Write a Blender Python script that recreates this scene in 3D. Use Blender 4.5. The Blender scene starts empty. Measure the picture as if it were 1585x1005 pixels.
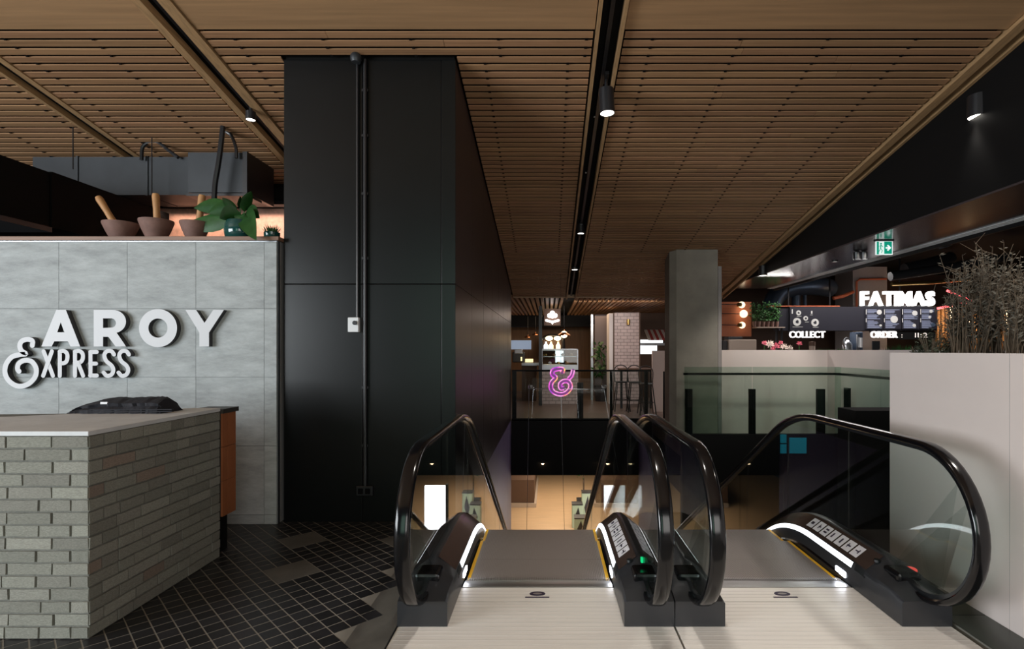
import bpy, bmesh, math, random
from mathutils import Vector, Matrix
random.seed(7)
SC = bpy.context.scene
COL = SC.collection
R = math.radians

# ------------------------------------------------------------------ camera
F, U0, V0, EYE = 838.0, 850.0, 542.0, 1.6          # focal length (px), principal point, eye height
cam = bpy.data.cameras.new('camera')
cam.sensor_fit = 'HORIZONTAL'; cam.sensor_width = 36.0
cam.lens = 36.0 * F / 1585.0
cam.shift_x = (792.5 - U0) / 1585.0
cam.shift_y = (V0 - 502.5) / 1585.0
cam.clip_start = 0.05
camo = bpy.data.objects.new('camera', cam); COL.objects.link(camo)
camo.location = (0, 0, EYE); camo.rotation_euler = (R(90), 0, 0)
SC.camera = camo

# ------------------------------------------------------------------ world, lights, exposure
SC.view_settings.view_transform = 'Standard'
SC.view_settings.look = 'None'
SC.view_settings.exposure = 0.0
SC.view_settings.gamma = 1.0
SC.view_settings.use_curve_mapping = False
w = bpy.data.worlds.new('world'); SC.world = w; w.use_nodes = True
w.node_tree.nodes['Background'].inputs[0].default_value = (0.55, 0.65, 0.8, 1)
w.node_tree.nodes['Background'].inputs[1].default_value = 0.02

def area(name, loc, rot, sx, sy, power, color=(1, 1, 1), spread=180):
    l = bpy.data.lights.new(name, 'AREA'); l.shape = 'RECTANGLE'; l.size = sx; l.size_y = sy
    l.energy = power; l.color = color; l.spread = R(spread)
    o = bpy.data.objects.new(name, l); COL.objects.link(o); o.location = loc; o.rotation_euler = rot
    return o
def spot(name, loc, target, power, angle=50, color=(1, .93, .84), blend=.6, size=.12):
    l = bpy.data.lights.new(name, 'SPOT'); l.energy = power; l.spot_size = R(angle); l.spot_blend = blend
    l.color = color; l.shadow_soft_size = size
    o = bpy.data.objects.new(name, l); COL.objects.link(o); o.location = loc
    d = Vector(target) - Vector(loc); o.rotation_euler = d.to_track_quat('-Z', 'Y').to_euler()
    return o
# daylight through the shopfront windows behind the camera (big pane to the left, tree-shaded panes right of it)
area('daylight_window', (-10.2, -3.2, 2.2), (R(90), 0, R(-58)), 7.0, 3.2, 1100, (.90, .96, 1.0))
area('daylight_window_trees', (-2.1, -5.9, 2.4), (R(90), 0, 0), 2.6, 3.4, 50, (.62, 1.0, .80))
area('daylight_window_far', (2.6, -5.9, 2.4), (R(90), 0, 0), 4.4, 3.4, 200, (1.0, .96, .92))
# lamps of the floor below, of the two food stalls and of the shelf niche, plus an added cafe fill
area('lower_floor_lamps', (.9, 18.5, -1.36), (0, 0, 0), 3.2, 8.0, 330, (1, .80, .58))
area('stall_lamps', (8.0, 13.2, 3.4), (R(-14), 0, 0), 4.2, .5, 120, (1, .93, .90))
area('planter_lamps', (4.3, 11.6, 2.95), (R(-12), 0, 0), 1.8, .3, 26, (1, .93, .9))
area('cafe_lamps', (.6, 17.0, 2.7), (0, 0, 0), 2.6, 2.0, 34, (1, .72, .45))
area('cafe_column_fill', (1.6, 13.9, 2.8), (R(35), 0, 0), 2.4, .3, 45, (1, .88, .80))  # added fill without a fixture, brightens the tiled column
area('batten_lamps', (11.9, 15.0, 2.3), (R(90), 0, 0), 2.6, .6, 20, (1, .66, .32))
area('niche_strip', (-3.85, 7.17, 3.50), (R(22), 0, 0), 2.6, .04, 9, (1, .74, .60), 110)

# ------------------------------------------------------------------ helpers
def W(px, py, Y):
    return Vector(((px - U0) / F * Y, Y, EYE - (py - V0) / F * Y))
def X_(px, Y): return (px - U0) / F * Y
def Z_(py, Y): return EYE - (py - V0) / F * Y

MATS = {}
def mat(name, color, rough=.5, metal=0., emis=0., ecol=None, nscale=0., namt=0., rnd=0., bump=0., bscale=40.,
        spec=.5, coat=0., stretch=None, hue=0.):
    m = bpy.data.materials.new(name); m.use_nodes = True; MATS[name] = m
    nt = m.node_tree; b = nt.nodes['Principled BSDF']; L = nt.links.new
    b.inputs['Base Color'].default_value = (*color, 1); b.inputs['Roughness'].default_value = rough
    b.inputs['Metallic'].default_value = metal; b.inputs['Specular IOR Level'].default_value = spec
    b.inputs['Coat Weight'].default_value = coat
    if emis:
        b.inputs['Emission Color'].default_value = (*(ecol or color), 1); b.inputs['Emission Strength'].default_value = emis
    vec = None; oi = None
    if nscale or bump:
        tc = nt.nodes.new('ShaderNodeTexCoord'); vec = tc.outputs['Object']
        if rnd or True:
            oi = nt.nodes.new('ShaderNodeObjectInfo')
            mul = nt.nodes.new('ShaderNodeVectorMath'); mul.operation = 'SCALE'
            cmb = nt.nodes.new('ShaderNodeCombineXYZ')
            for k in range(3): L(oi.outputs['Random'], cmb.inputs[k])
            L(cmb.outputs[0], mul.inputs[0]); mul.inputs[3].default_value = 37.
            add = nt.nodes.new('ShaderNodeVectorMath'); add.operation = 'ADD'
            L(vec, add.inputs[0]); L(mul.outputs[0], add.inputs[1]); vec = add.outputs[0]
        if stretch:
            mp = nt.nodes.new('ShaderNodeMapping'); mp.inputs['Scale'].default_value = stretch; L(vec, mp.inputs[0]); vec = mp.outputs[0]
    out = None
    if nscale and namt:
        n = nt.nodes.new('ShaderNodeTexNoise'); n.inputs['Scale'].default_value = nscale; n.inputs['Detail'].default_value = 8
        n.inputs['Roughness'].default_value = .62
        L(vec, n.inputs['Vector'])
        mx = nt.nodes.new('ShaderNodeMix'); mx.data_type = 'RGBA'
        mx.inputs[6].default_value = (*[c * (1 - namt) for c in color], 1)
        mx.inputs[7].default_value = (*[min(1, c * (1 + namt)) for c in color], 1)
        rp = nt.nodes.new('ShaderNodeMapRange'); rp.inputs[1].default_value = .3; rp.inputs[2].default_value = .7
        L(n.outputs[0], rp.inputs[0]); L(rp.outputs[0], mx.inputs[0]); out = mx.outputs[2]
    if rnd or hue:
        if oi is None: oi = nt.nodes.new('ShaderNodeObjectInfo')
        hs = nt.nodes.new('ShaderNodeHueSaturation')
        mr = nt.nodes.new('ShaderNodeMapRange'); mr.inputs[3].default_value = 1 - rnd; mr.inputs[4].default_value = 1 + rnd
        L(oi.outputs['Random'], mr.inputs[0]); L(mr.outputs[0], hs.inputs['Value'])
        if hue:
            wn = nt.nodes.new('ShaderNodeTexWhiteNoise'); wn.noise_dimensions = '1D'; L(oi.outputs['Random'], wn.inputs['W'])
            m2 = nt.nodes.new('ShaderNodeMapRange'); m2.inputs[3].default_value = .5 - hue; m2.inputs[4].default_value = .5 + hue
            L(wn.outputs[0], m2.inputs[0]); L(m2.outputs[0], hs.inputs['Hue'])
        if out: L(out, hs.inputs['Color'])
        else: hs.inputs['Color'].default_value = (*color, 1)
        out = hs.outputs[0]
    if out: L(out, b.inputs['Base Color'])
    if bump:
        n2 = nt.nodes.new('ShaderNodeTexNoise'); n2.inputs['Scale'].default_value = bscale; n2.inputs['Detail'].default_value = 6
        L(vec, n2.inputs['Vector'])
        bp = nt.nodes.new('ShaderNodeBump'); bp.inputs['Strength'].default_value = bump; bp.inputs['Distance'].default_value = .01
        L(n2.outputs[0], bp.inputs['Height']); L(bp.outputs[0], b.inputs['Normal'])
    return m

def glass_mat(name, tint, ior=1.5, rough=0.):
    m = bpy.data.materials.new(name); m.use_nodes = True; MATS[name] = m
    nt = m.node_tree; nt.nodes.clear()
    o = nt.nodes.new('ShaderNodeOutputMaterial'); mx = nt.nodes.new('ShaderNodeMixShader')
    t = nt.nodes.new('ShaderNodeBsdfTransparent'); t.inputs[0].default_value = (*tint, 1)
    g = nt.nodes.new('ShaderNodeBsdfGlossy'); g.inputs['Roughness'].default_value = rough
    f = nt.nodes.new('ShaderNodeFresnel')
    ge = nt.nodes.new('ShaderNodeNewGeometry'); mr = nt.nodes.new('ShaderNodeMapRange')     # leaving the sheet reflects like entering it
    mr.inputs[3].default_value = ior; mr.inputs[4].default_value = 1 / ior
    nt.links.new(ge.outputs['Backfacing'], mr.inputs[0]); nt.links.new(mr.outputs[0], f.inputs[0])
    nt.links.new(f.outputs[0], mx.inputs[0]); nt.links.new(t.outputs[0], mx.inputs[1]); nt.links.new(g.outputs[0], mx.inputs[2])
    nt.links.new(mx.outputs[0], o.inputs[0])
    return m

# palette
mat('oak_slat', (.39, .215, .112), .5, nscale=6, namt=.22, rnd=.13, hue=.004, stretch=(.35, 9, 9), bump=.08, bscale=30)
mat('oak_board', (.44, .258, .132), .5, nscale=3, namt=.16, stretch=(.25, 7, 7))
mat('oak_trim', (.46, .28, .14), .45, nscale=5, namt=.22, stretch=(9, .3, 9))
mat('far_slat', (.42, .22, .10), .5, nscale=5, namt=.25, rnd=.2, stretch=(9, .3, 9))
mat('black_void', (.005, .005, .005), .85, spec=.15)
mat('black_paint', (.006, .006, .0065), .6, spec=.25)
mat('black_panel', (.005, .0055, .006), .30, nscale=3, namt=.12, spec=.35)
mat('plum_panel', (.030, .019, .023), .36, rnd=.12)
mat('black_metal', (.018, .018, .021), .32, metal=.0, spec=.6)
mat('gloss_soffit', (.06, .048, .052), .18, spec=.9, nscale=2, namt=.1)
mat('duct_metal', (.040, .044, .050), .45, metal=.3, nscale=3, namt=.15)
mat('stone_tile', (.36, .385, .39), .6, nscale=3.4, namt=.30, rnd=.05, bump=.45, bscale=22, stretch=(.8, 1, 2.6))
for _n in MATS['stone_tile'].node_tree.nodes:
    if _n.type == 'MAPPING': _n.inputs['Rotation'].default_value = (0, R(32), 0)
    if _n.type == 'TEX_NOISE': _n.inputs['Detail'].default_value = 12; _n.inputs['Roughness'].default_value = .72
mat('stone_grout', (.25, .26, .26), .8)
mat('shelf_wood', (.22, .12, .075), .5, nscale=5, namt=.25, stretch=(.4, 8, 8))
mat('brick_slip', (.29, .29, .25), .8, nscale=14, namt=.28, rnd=.20, hue=.02, bump=.5, bscale=45)
mat('brick_red', (.28, .225, .185), .8, nscale=14, namt=.25, rnd=.1, bump=.5, bscale=45)
mat('mortar', (.17, .17, .15), .9, nscale=30, namt=.2, bump=.4, bscale=80)
mat('counter_stone', (.66, .68, .70), .65, nscale=6, namt=.10)
mat('counter_dark', (.05, .045, .04), .5)
mat('terracotta_tile', (.36, .125, .05), .42, rnd=.08, nscale=6, namt=.1)
mat('fabric_black', (.012, .012, .018), .8, bump=.3, bscale=60)
mat('white_tag', (.75, .75, .78), .5)
mat('dark_tile', (.018, .018, .021), .38, rnd=.35, nscale=20, namt=.2, hue=.03)
mat('grout', (.26, .245, .215), .85)
mat('light_tile', (.115, .108, .098), .5, nscale=7, namt=.18, rnd=.08)
mat('plate_groove', (.62, .59, .56), .4)
mat('plate_metal', (.84, .80, .755), .38, metal=.05, nscale=4, namt=.10, stretch=(.5, 40, 1))
mat('comb_metal', (.48, .47, .46), .32, metal=.9)
mat('tread_metal', (.40, .36, .335), .42, metal=.5)
mat('yellow_line', (.80, .45, .02), .5)
mat('rubber_black', (.004, .004, .005), .15, spec=.45)
mat('rail_guide', (.10, .11, .12), .25, metal=.9)
mat('deck_black', (.026, .027, .031), .30, spec=.55)
mat('deck_bronze', (.060, .040, .034), .22, metal=.25)
mat('led_strip', (.9, .93, 1), .5, emis=3.6, ecol=(.90, .95, 1.0))
mat('led_lamp', (.9, .93, 1), .5, emis=16, ecol=(.86, .90, 1.0))
mat('green_lamp', (.0, .5, .15), .5, emis=.8, ecol=(.0, .55, .18))
mat('red_button', (.8, .05, .04), .4, emis=.9, ecol=(1, .10, .08))
mat('sticker_white', (.72, .70, .76), .5)
mat('sticker_ink', (.03, .02, .05), .5)
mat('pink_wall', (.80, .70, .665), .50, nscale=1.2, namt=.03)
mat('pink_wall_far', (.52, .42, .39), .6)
mat('concrete', (.38, .345, .295), .75, nscale=1.4, namt=.20, bump=.1, bscale=14)
mat('concrete_light', (.42, .38, .37), .75, nscale=1.4, namt=.15)
mat('green_marble', (.025, .032, .024), .25, nscale=6, namt=.8)
mat('letter_grey', (.62, .63, .66), .5)
mat('letter_side_shade', (.05, .05, .055), .6)  # shade on the letter sides, put into the colour
mat('clay', (.19, .105, .085), .75, nscale=9, namt=.22, bump=.3, bscale=25)
mat('pestle_wood', (.46, .235, .095), .55, nscale=7, namt=.2)
mat('teal_glaze', (.012, .065, .060), .12, spec=.7)
mat('leaf_green', (.018, .075, .016), .35, nscale=9, namt=.35, rnd=.3)
mat('leaf_pale', (.05, .15, .04), .5, rnd=.3)
mat('copper_wall', (.78, .44, .32), .45, metal=.15, nscale=14, namt=.22)
mat('white_box', (.78, .80, .82), .5)
mat('grille_white', (.92, .92, .92), .5)
mat('led_face', (.95, .93, .88), .5, emis=9, ecol=(1, .94, .84))
mat('lower_floor', (.52, .36, .22), .38, nscale=3, namt=.10, stretch=(.5, 5, 1))
mat('lower_dark', (.03, .028, .03), .5)
mat('plum_panel_lit', (.17, .14, .27), .4, rnd=.06)  # lower side panels: purple light from below put into the colour
mat('light_panel', (.95, .95, 1), .5, emis=5.5, ecol=(.93, .93, 1.0))
mat('mint', (.36, .47, .36), .6)
mat('far_floor', (.13, .085, .07), .35, nscale=2, namt=.2)
mat('warm_timber', (.30, .15, .06), .55, nscale=3, namt=.2, stretch=(6, 6, .5))
mat('brown_panel', (.10, .055, .035), .55)
mat('dusk_panel', (.20, .165, .18), .6)
mat('white_tile', (.46, .38, .38), .35)
mat('steel', (.5, .52, .55), .3, metal=.9)
mat('copper_metal', (.70, .32, .16), .2, metal=1.)
mat('sign_glow', (1, .95, .95), .5, emis=1.5, ecol=(1, .97, .95))
mat('neon_white', (1, .95, .95), .5, emis=2.2, ecol=(1, .96, .94))
mat('neon_red', (1, .1, .1), .5, emis=3.2, ecol=(1, .13, .14))
mat('neon_warm', (1, .7, .4), .5, emis=7, ecol=(1, .72, .42))
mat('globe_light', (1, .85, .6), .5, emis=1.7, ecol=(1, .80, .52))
mat('kitchen_glow', (.4, .5, .65), .5, emis=.35, ecol=(.55, .68, .9))
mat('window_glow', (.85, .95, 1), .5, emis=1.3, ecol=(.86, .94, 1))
mat('yellow_glow', (1, .85, .5), .5, emis=1.2, ecol=(1, .80, .42))
mat('orange_panel', (.62, .20, .10), .5)
mat('navy_panel', (.022, .022, .032), .45)
mat('menu_ink', (.30, .34, .48), .5, emis=.06, ecol=(.5, .6, .95))
mat('menu_plate', (.55, .55, .53), .5, emis=.08, ecol=(.9, .9, .88))
mat('blue_duct', (.10, .14, .21), .38, metal=.5)
mat('orange_pipe', (.65, .15, .06), .5)
mat('exit_green', (.0, .36, .22), .5, emis=.28, ecol=(.0, .62, .40))
mat('exit_white', (.95, 1, 1), .5, emis=.6, ecol=(.92, 1, .98))
mat('pink_flower', (.80, .18, .26), .6, rnd=.2)
mat('white_flower', (.85, .72, .66), .6, rnd=.15)
mat('dry_twig', (.115, .085, .058), .85, nscale=20, namt=.3, rnd=.25)
mat('dry_leaf', (.12, .108, .086), .85, rnd=.3)
mat('bush_green', (.07, .085, .055), .8, rnd=.3)
mat('beige_metal', (.45, .37, .31), .45)
mat('stripe_red', (.45, .07, .07), .7)
mat('stripe_white', (.75, .70, .70), .7)
mat('teal_screen', (.0, .2, .3), .5, emis=.14, ecol=(.02, .32, .45))
mat('planter_soil', (.03, .025, .02), .9)
mat('digit_glow', (.9, .8, .75), .5, emis=.55, ecol=(.9, .82, .78))
mat('gold', (.5, .33, .12), .3, metal=.9)
glass_mat('clear_glass', (.86, .90, .89), 1.45)
glass_mat('green_glass', (.80, .88, .84), 1.5)

def amp_mat():
    m = bpy.data.materials.new('neon_rainbow'); m.use_nodes = True; MATS['neon_rainbow'] = m
    nt = m.node_tree; b = nt.nodes['Principled BSDF']; L = nt.links.new
    tc = nt.nodes.new('ShaderNodeTexCoord'); n = nt.nodes.new('ShaderNodeTexNoise'); n.inputs['Scale'].default_value = 5.5
    r = nt.nodes.new('ShaderNodeValToRGB'); e = r.color_ramp.elements
    e[0].position = .30; e[0].color = (.28, .05, .55, 1); e[1].position = .68; e[1].color = (.9, .75, .08, 1)
    for p, c in ((.42, (.85, .10, .65, 1)), (.52, (.95, .45, .80, 1)), (.60, (.9, .12, .30, 1))):
        k = e.new(p); k.color = c
    L(tc.outputs['Object'], n.inputs['Vector']); L(n.outputs[0], r.inputs[0])
    L(r.outputs[0], b.inputs['Emission Color']); b.inputs['Emission Strength'].default_value = 1.1
    b.inputs['Base Color'].default_value = (.1, .05, .1, 1)
amp_mat()
mat('neon_body', (.10, .03, .12), .3, emis=.30, ecol=(.45, .10, .50), nscale=6, namt=.9)
def tile_brick_mat():
    m = MATS['white_tile']; nt = m.node_tree; b = nt.nodes['Principled BSDF']; L = nt.links.new
    tc = nt.nodes.new('ShaderNodeTexCoord'); mp = nt.nodes.new('ShaderNodeMapping'); mp.inputs['Rotation'].default_value = (R(90), 0, 0)
    br = nt.nodes.new('ShaderNodeTexBrick'); br.inputs['Scale'].default_value = 2.6
    br.inputs['Color1'].default_value = (.60, .48, .47, 1); br.inputs['Color2'].default_value = (.52, .42, .41, 1); br.inputs['Mortar'].default_value = (.22, .17, .17, 1)
    br.inputs['Mortar Size'].default_value = .02
    L(tc.outputs['Object'], mp.inputs[0]); L(mp.outputs[0], br.inputs[0]); L(br.outputs[0], b.inputs['Base Color'])
tile_brick_mat()

def wloc(o):
    v = Vector((0, 0, 0))
    while o is not None:
        v += o.location; o = o.parent
    return v
def link(o, parent=None):
    COL.objects.link(o)
    if parent is not None:
        o.parent = parent
        # built at world coordinates; parents are never rotated, so only a shift is undone
        v = Vector((0, 0, 0)); p = parent
        while p is not None:
            v += p.location + p.matrix_parent_inverse.to_translation(); p = p.parent
        o.matrix_parent_inverse = Matrix.Translation(-v)
    return o
def tag(o, label, cat, group=None):
    o['label'] = label; o['category'] = cat
    if group: o['group'] = group
    return o
def struct(o, label=None):
    o['kind'] = 'structure'
    if label: o['label'] = label
    return o
def stuff(o, label=None):
    o['kind'] = 'stuff'
    if label: o['label'] = label
    return o
def thing(name, label, cat, loc, group=None):
    o = bpy.data.objects.new(name, None); o.empty_display_size = .1; COL.objects.link(o); o.location = loc
    return tag(o, label, cat, group)
def inst(name, me, loc, parent, scale=None, rot=None):
    o = bpy.data.objects.new(name, me); o.location = loc
    if scale: o.scale = scale
    if rot: o.rotation_euler = rot
    return link(o, parent)

class MB:
    def __init__(s): s.v = []; s.f = []
    def add(s, vs, fs):
        n = len(s.v); s.v += [tuple(v) for v in vs]; s.f += [tuple(i + n for i in f) for f in fs]; return s
    def box(s, x0, x1, y0, y1, z0, z1):
        if x0 > x1: x0, x1 = x1, x0
        return s.add([(x0, y0, z0), (x1, y0, z0), (x1, y1, z0), (x0, y1, z0), (x0, y0, z1), (x1, y0, z1), (x1, y1, z1), (x0, y1, z1)],
                     [(0, 3, 2, 1), (4, 5, 6, 7), (0, 1, 5, 4), (1, 2, 6, 5), (2, 3, 7, 6), (3, 0, 4, 7)])
    def bar(s, a, b, w, h, up=(0, 0, 1)):
        a = Vector(a); b = Vector(b); d = (b - a).normalized(); u = Vector(up)
        if abs(d.dot(u)) > .98: u = Vector((0, 1, 0))
        x = d.cross(u).normalized(); y = x.cross(d).normalized()
        vs = []
        for p in (a, b):
            for sx, sy in ((-1, -1), (1, -1), (1, 1), (-1, 1)): vs.append(p + x * sx * w / 2 + y * sy * h / 2)
        return s.add(vs, [(3, 2, 1, 0), (4, 5, 6, 7), (0, 1, 5, 4), (1, 2, 6, 5), (2, 3, 7, 6), (3, 0, 4, 7)])
    def tube(s, pts, r, n=8, caps=True):
        pts = [Vector(p) for p in pts]; rr = r if isinstance(r, (list, tuple)) else [r] * len(pts)
        ref = None; rings = []
        for i, p in enumerate(pts):
            d = (pts[min(i + 1, len(pts) - 1)] - pts[max(i - 1, 0)]).normalized()
            if ref is None:
                ref = d.orthogonal().normalized()
            ref = (ref - d * ref.dot(d))
            if ref.length < 1e-6: ref = d.orthogonal()
            ref.normalize(); y = d.cross(ref)
            rings.append([p + (ref * math.cos(2 * math.pi * k / n) + y * math.sin(2 * math.pi * k / n)) * rr[i] for k in range(n)])
        vs = [v for g in rings for v in g]; fs = []
        for i in range(len(pts) - 1):
            for k in range(n):
                a = i * n + k; b = i * n + (k + 1) % n
                fs.append((a, b, b + n, a + n))
        if caps:
            fs.append(tuple(range(n - 1, -1, -1))); fs.append(tuple(range((len(pts) - 1) * n, len(pts) * n)))
        return s.add(vs, fs)
    def lathe(s, c, prof, n=24):
        c = Vector(c); vs = []; fs = []
        for r, z in prof:
            for k in range(n): vs.append(c + Vector((r * math.cos(2 * math.pi * k / n), r * math.sin(2 * math.pi * k / n), z)))
        for i in range(len(prof) - 1):
            for k in range(n):
                a = i * n + k; b = i * n + (k + 1) % n
                fs.append((a, b, b + n, a + n))
        return s.add(vs, fs)
    def ball(s, c, r, n=10, sz=1.):
        prof = [(max(1e-4, r * math.sin(math.pi * i / n)), -r * sz * math.cos(math.pi * i / n)) for i in range(n + 1)]
        return s.lathe(c, prof, n * 2)
    def prism(s, poly, ax, a0, a1):
        """polygon given as 2D points extruded along axis ax ('x': (y,z), 'y': (x,z), 'z': (x,y))"""
        n = len(poly)
        def P(p, a): return {'x': (a, p[0], p[1]), 'y': (p[0], a, p[1]), 'z': (p[0], p[1], a)}[ax]
        vs = [P(p, a0) for p in poly] + [P(p, a1) for p in poly]
        fs = [tuple(range(n)), tuple(range(2 * n - 1, n - 1, -1))] + [(i, i + n, (i + 1) % n + n, (i + 1) % n) for i in range(n)]
        return s.add(vs, fs)
    def sweep(s, secs, closed=True, caps=True):
        n = len(secs[0]); vs = [p for q in secs for p in q]; fs = []
        for i in range(len(secs) - 1):
            for k in range(n if closed else n - 1):
                a = i * n + k; b = i * n + (k + 1) % n
                fs.append((a, b, b + n, a + n))
        if caps and closed:
            fs.append(tuple(range(n - 1, -1, -1))); fs.append(tuple(range((len(secs) - 1) * n, len(secs) * n)))
        return s.add(vs, fs)
    def mesh(s, name, m, smooth=False, fix=True):
        me = bpy.data.meshes.new(name); me.from_pydata(s.v, [], s.f); me.update()
        if fix:
            bm = bmesh.new(); bm.from_mesh(me); bmesh.ops.recalc_face_normals(bm, faces=bm.faces); bm.to_mesh(me); bm.free()
        me.materials.append(MATS[m] if isinstance(m, str) else m)
        if smooth:
            me.polygons.foreach_set('use_smooth', [True] * len(me.polygons))
            try: me.set_sharp_from_angle(angle=R(40))
            except Exception: pass
        return me
    def build(s, name, m, parent=None, smooth=False, bevel=0., fix=True):
        o = bpy.data.objects.new(name, s.mesh(name, m, smooth, fix)); link(o, parent)
        if bevel:
            b = o.modifiers.new('bevel', 'BEVEL'); b.width = bevel; b.segments = 2; b.limit_method = 'ANGLE'
        return o
def bx(name, m, x0, x1, y0, y1, z0, z1, parent=None, bevel=0.): return MB().box(x0, x1, y0, y1, z0, z1).build(name, m, parent, bevel=bevel)
def unit_box(name, m, bev=.06):
    me = MB().box(-.5, .5, -.5, .5, -.5, .5).mesh(name, m); return me

def crom(pts, k=6):
    P = [Vector(p) for p in pts]; P = [P[0] * 2 - P[1]] + P + [P[-1] * 2 - P[-2]]; out = []
    for i in range(1, len(P) - 2):
        for j in range(k):
            t = j / k
            out.append(.5 * ((2 * P[i]) + (P[i + 1] - P[i - 1]) * t + (2 * P[i - 1] - 5 * P[i] + 4 * P[i + 1] - P[i + 2]) * t * t
                             + (3 * P[i] - P[i - 1] - 3 * P[i + 1] + P[i + 2]) * t ** 3))
    out.append(P[-2]); return out
def ribbon(mb, pts, wd, y0, y1, k=6, smooth=True, taper=None):
    """flat brush stroke in the XZ plane with round ends, from depth y0 (front) to y1"""
    p = [Vector((q[0], q[1])) for q in (crom([(a, b, 0) for a, b in pts], k) if smooth else pts)]
    n = len(p); Lf = []; Rt = []
    for i in range(n):
        d = (p[min(i + 1, n - 1)] - p[max(i - 1, 0)]).normalized(); nn = Vector((-d.y, d.x))
        h = wd / 2 * (taper[0] + (taper[1] - taper[0]) * i / (n - 1) if taper else 1)
        Lf.append(p[i] + nn * h); Rt.append(p[i] - nn * h)
    secs = [[(Lf[i].x, y0, Lf[i].y), (Rt[i].x, y0, Rt[i].y), (Rt[i].x, y1, Rt[i].y), (Lf[i].x, y1, Lf[i].y)] for i in range(n)]
    mb.sweep(secs)
    for i, q in ((0, p[0]), (n - 1, p[-1])):
        h = (Lf[i] - Rt[i]).length / 2
        mb.prism([(q.x + h * math.cos(2 * math.pi * a / 12), q.y + h * math.sin(2 * math.pi * a / 12)) for a in range(12)], 'y', y0 - .0005, y1)
    return mb

def glyph(ch, offset=0.):
    c = bpy.data.curves.new('glyph', 'FONT'); c.body = ch; c.size = 1.; c.extrude = .5; c.offset = offset; c.resolution_u = 4
    o = bpy.data.objects.new('glyph', c); COL.objects.link(o)
    dg = bpy.context.evaluated_depsgraph_get(); me = bpy.data.meshes.new_from_object(o.evaluated_get(dg))
    bpy.data.objects.remove(o); bpy.data.curves.remove(c)
    v = [tuple(q.co) for q in me.vertices]; f = [tuple(p.vertices) for p in me.polygons]; bpy.data.meshes.remove(me)
    return v, f
def lettering(s, x0, x1, z0, z1, y, depth, m, parent, offset=0., gap=.08, name='letter', joined=False):
    gs = []; x = 0.
    hv, _ = glyph('H', offset); h0 = min(q[1] for q in hv); h1 = max(q[1] for q in hv)
    for ch in s:
        if ch == ' ': x += .35; continue
        v, f = glyph(ch, offset); a = min(q[0] for q in v); b = max(q[0] for q in v)
        gs.append((x, a, v, f)); x += (b - a) + gap
    tot = x - gap; sx = (x1 - x0) / tot; sz = (z1 - z0) / (h1 - h0); J = MB()
    for xo, a, v, f in gs:
        mb = J if joined else MB()
        mb.add([(x0 + (xo + q[0] - a) * sx, y - q[2] * depth, z0 + (q[1] - h0) * sz) for q in v], f)
        if not joined: mb.build(name, m, parent)
    if joined: return J.build(name, m, parent)

# ------------------------------------------------------------------ large structure: floors
VX0, VX1 = -.88, 2.37                     # escalator pit
VOID_Y0, VOID_Y1 = 3.13, 12.4
fl = MB()
fl.box(-8, VX0, -6, VOID_Y1 + .2, -.35, -.001)
fl.box(VX0, VX1, -6, 2.05, -.35, -.001)
fl.box(VX1, 8, -6, 4.2, -.35, -.001)
floor = struct(fl.build('floor', 'grout'), 'floor slab with small dark tiles set on the diagonal')
ff = MB(); ff.box(-8, 14, VOID_Y1, 24, -.3, 0); ff.box(2.35, 14, 9.72, VOID_Y1, -.3, 0); ff.box(5.6, 14, 2.0, 9.72, -.3, 0)
far_floor = struct(ff.build('floor', 'far_floor'), 'brown polished floor beyond the escalator void')
struct(bx('wall_void', 'black_paint', -.86, 2.4, VOID_Y1 - .02, VOID_Y1 + .12, -1.26, -.02), 'black fascia under the far balustrade')
struct(bx('wall_void', 'black_paint', 2.36, 5.6, 9.62, 9.74, -1.6, .09), 'black fascia under the glass balustrade by the concrete column')
struct(bx('ceiling', 'black_paint', -4, 6, VOID_Y1 + .13, 27, -1.30, -1.26), 'dark ceiling of the lower floor')
struct(bx('floor', 'lower_floor', -6, 8, 6, 27, -4.4, -4.2), 'beige floor of the level below')
struct(bx('wall_lower', 'lower_dark', -6, 8, 26.4, 26.6, -4.2, -1.3), 'dark end wall of the level below')
struct(bx('wall_lower', 'lower_dark', 5.3, 5.4, 4.3, 26, -4.2, -.35), 'dark side wall of the void')

# floor tiles on the diagonal
PIT = .1015; A0, B0 = 1.30, 3.93
def ab2xy(a, b): return ((a - b) / math.sqrt(2), (a + b) / math.sqrt(2))
S3 = 3 * PIT
def light_cell(i, j): return i - j >= 4 or (i, j) in ((0, 0), (1, 2), (3, 0))
sm = MB().box(-.0468, .0468, -.0468, .0468, -.003, 0).mesh('tile', 'dark_tile')
bg = MB().box(-S3 / 2 + .0025, S3 / 2 - .0025, -S3 / 2 + .0025, S3 / 2 - .0025, -.003, 0).mesh('tile', 'light_tile')
cand = []
for i in range(-16, 16):
    for j in range(-16, 16):
        ca, cb = A0 + (i + .5) * S3, B0 + (j + .5) * S3
        x, y = ab2xy(ca, cb)
        if not (-4.6 < x < -.9 and 2.3 < y < 5.4): continue
        if light_cell(i, j):
            if x < VX0 - .205: cand.append(('big', x, y))
        else:
            for p in range(3):
                for q in range(3):
                    xx, yy = ab2xy(A0 + i * S3 + (p + .5) * PIT, B0 + j * S3 + (q + .5) * PIT)
                    if xx < VX0 - .06: cand.append(('small', xx, yy))
def seen(x, y):
    if y > 4.97 or y < 2.75: return False
    if x < -2.46: return y < 3.0 or (y > 4.2 and x > -2.6)
    return True
small_seen = sorted([c for c in cand if c[0] == 'small' and seen(c[1], c[2])], key=lambda c: c[2])
near = small_seen[:300]; keep = set(near); restm = MB()
for c in near: inst('tile', sm, (c[1], c[2], 0), floor, rot=(0, 0, R(45)))
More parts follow.
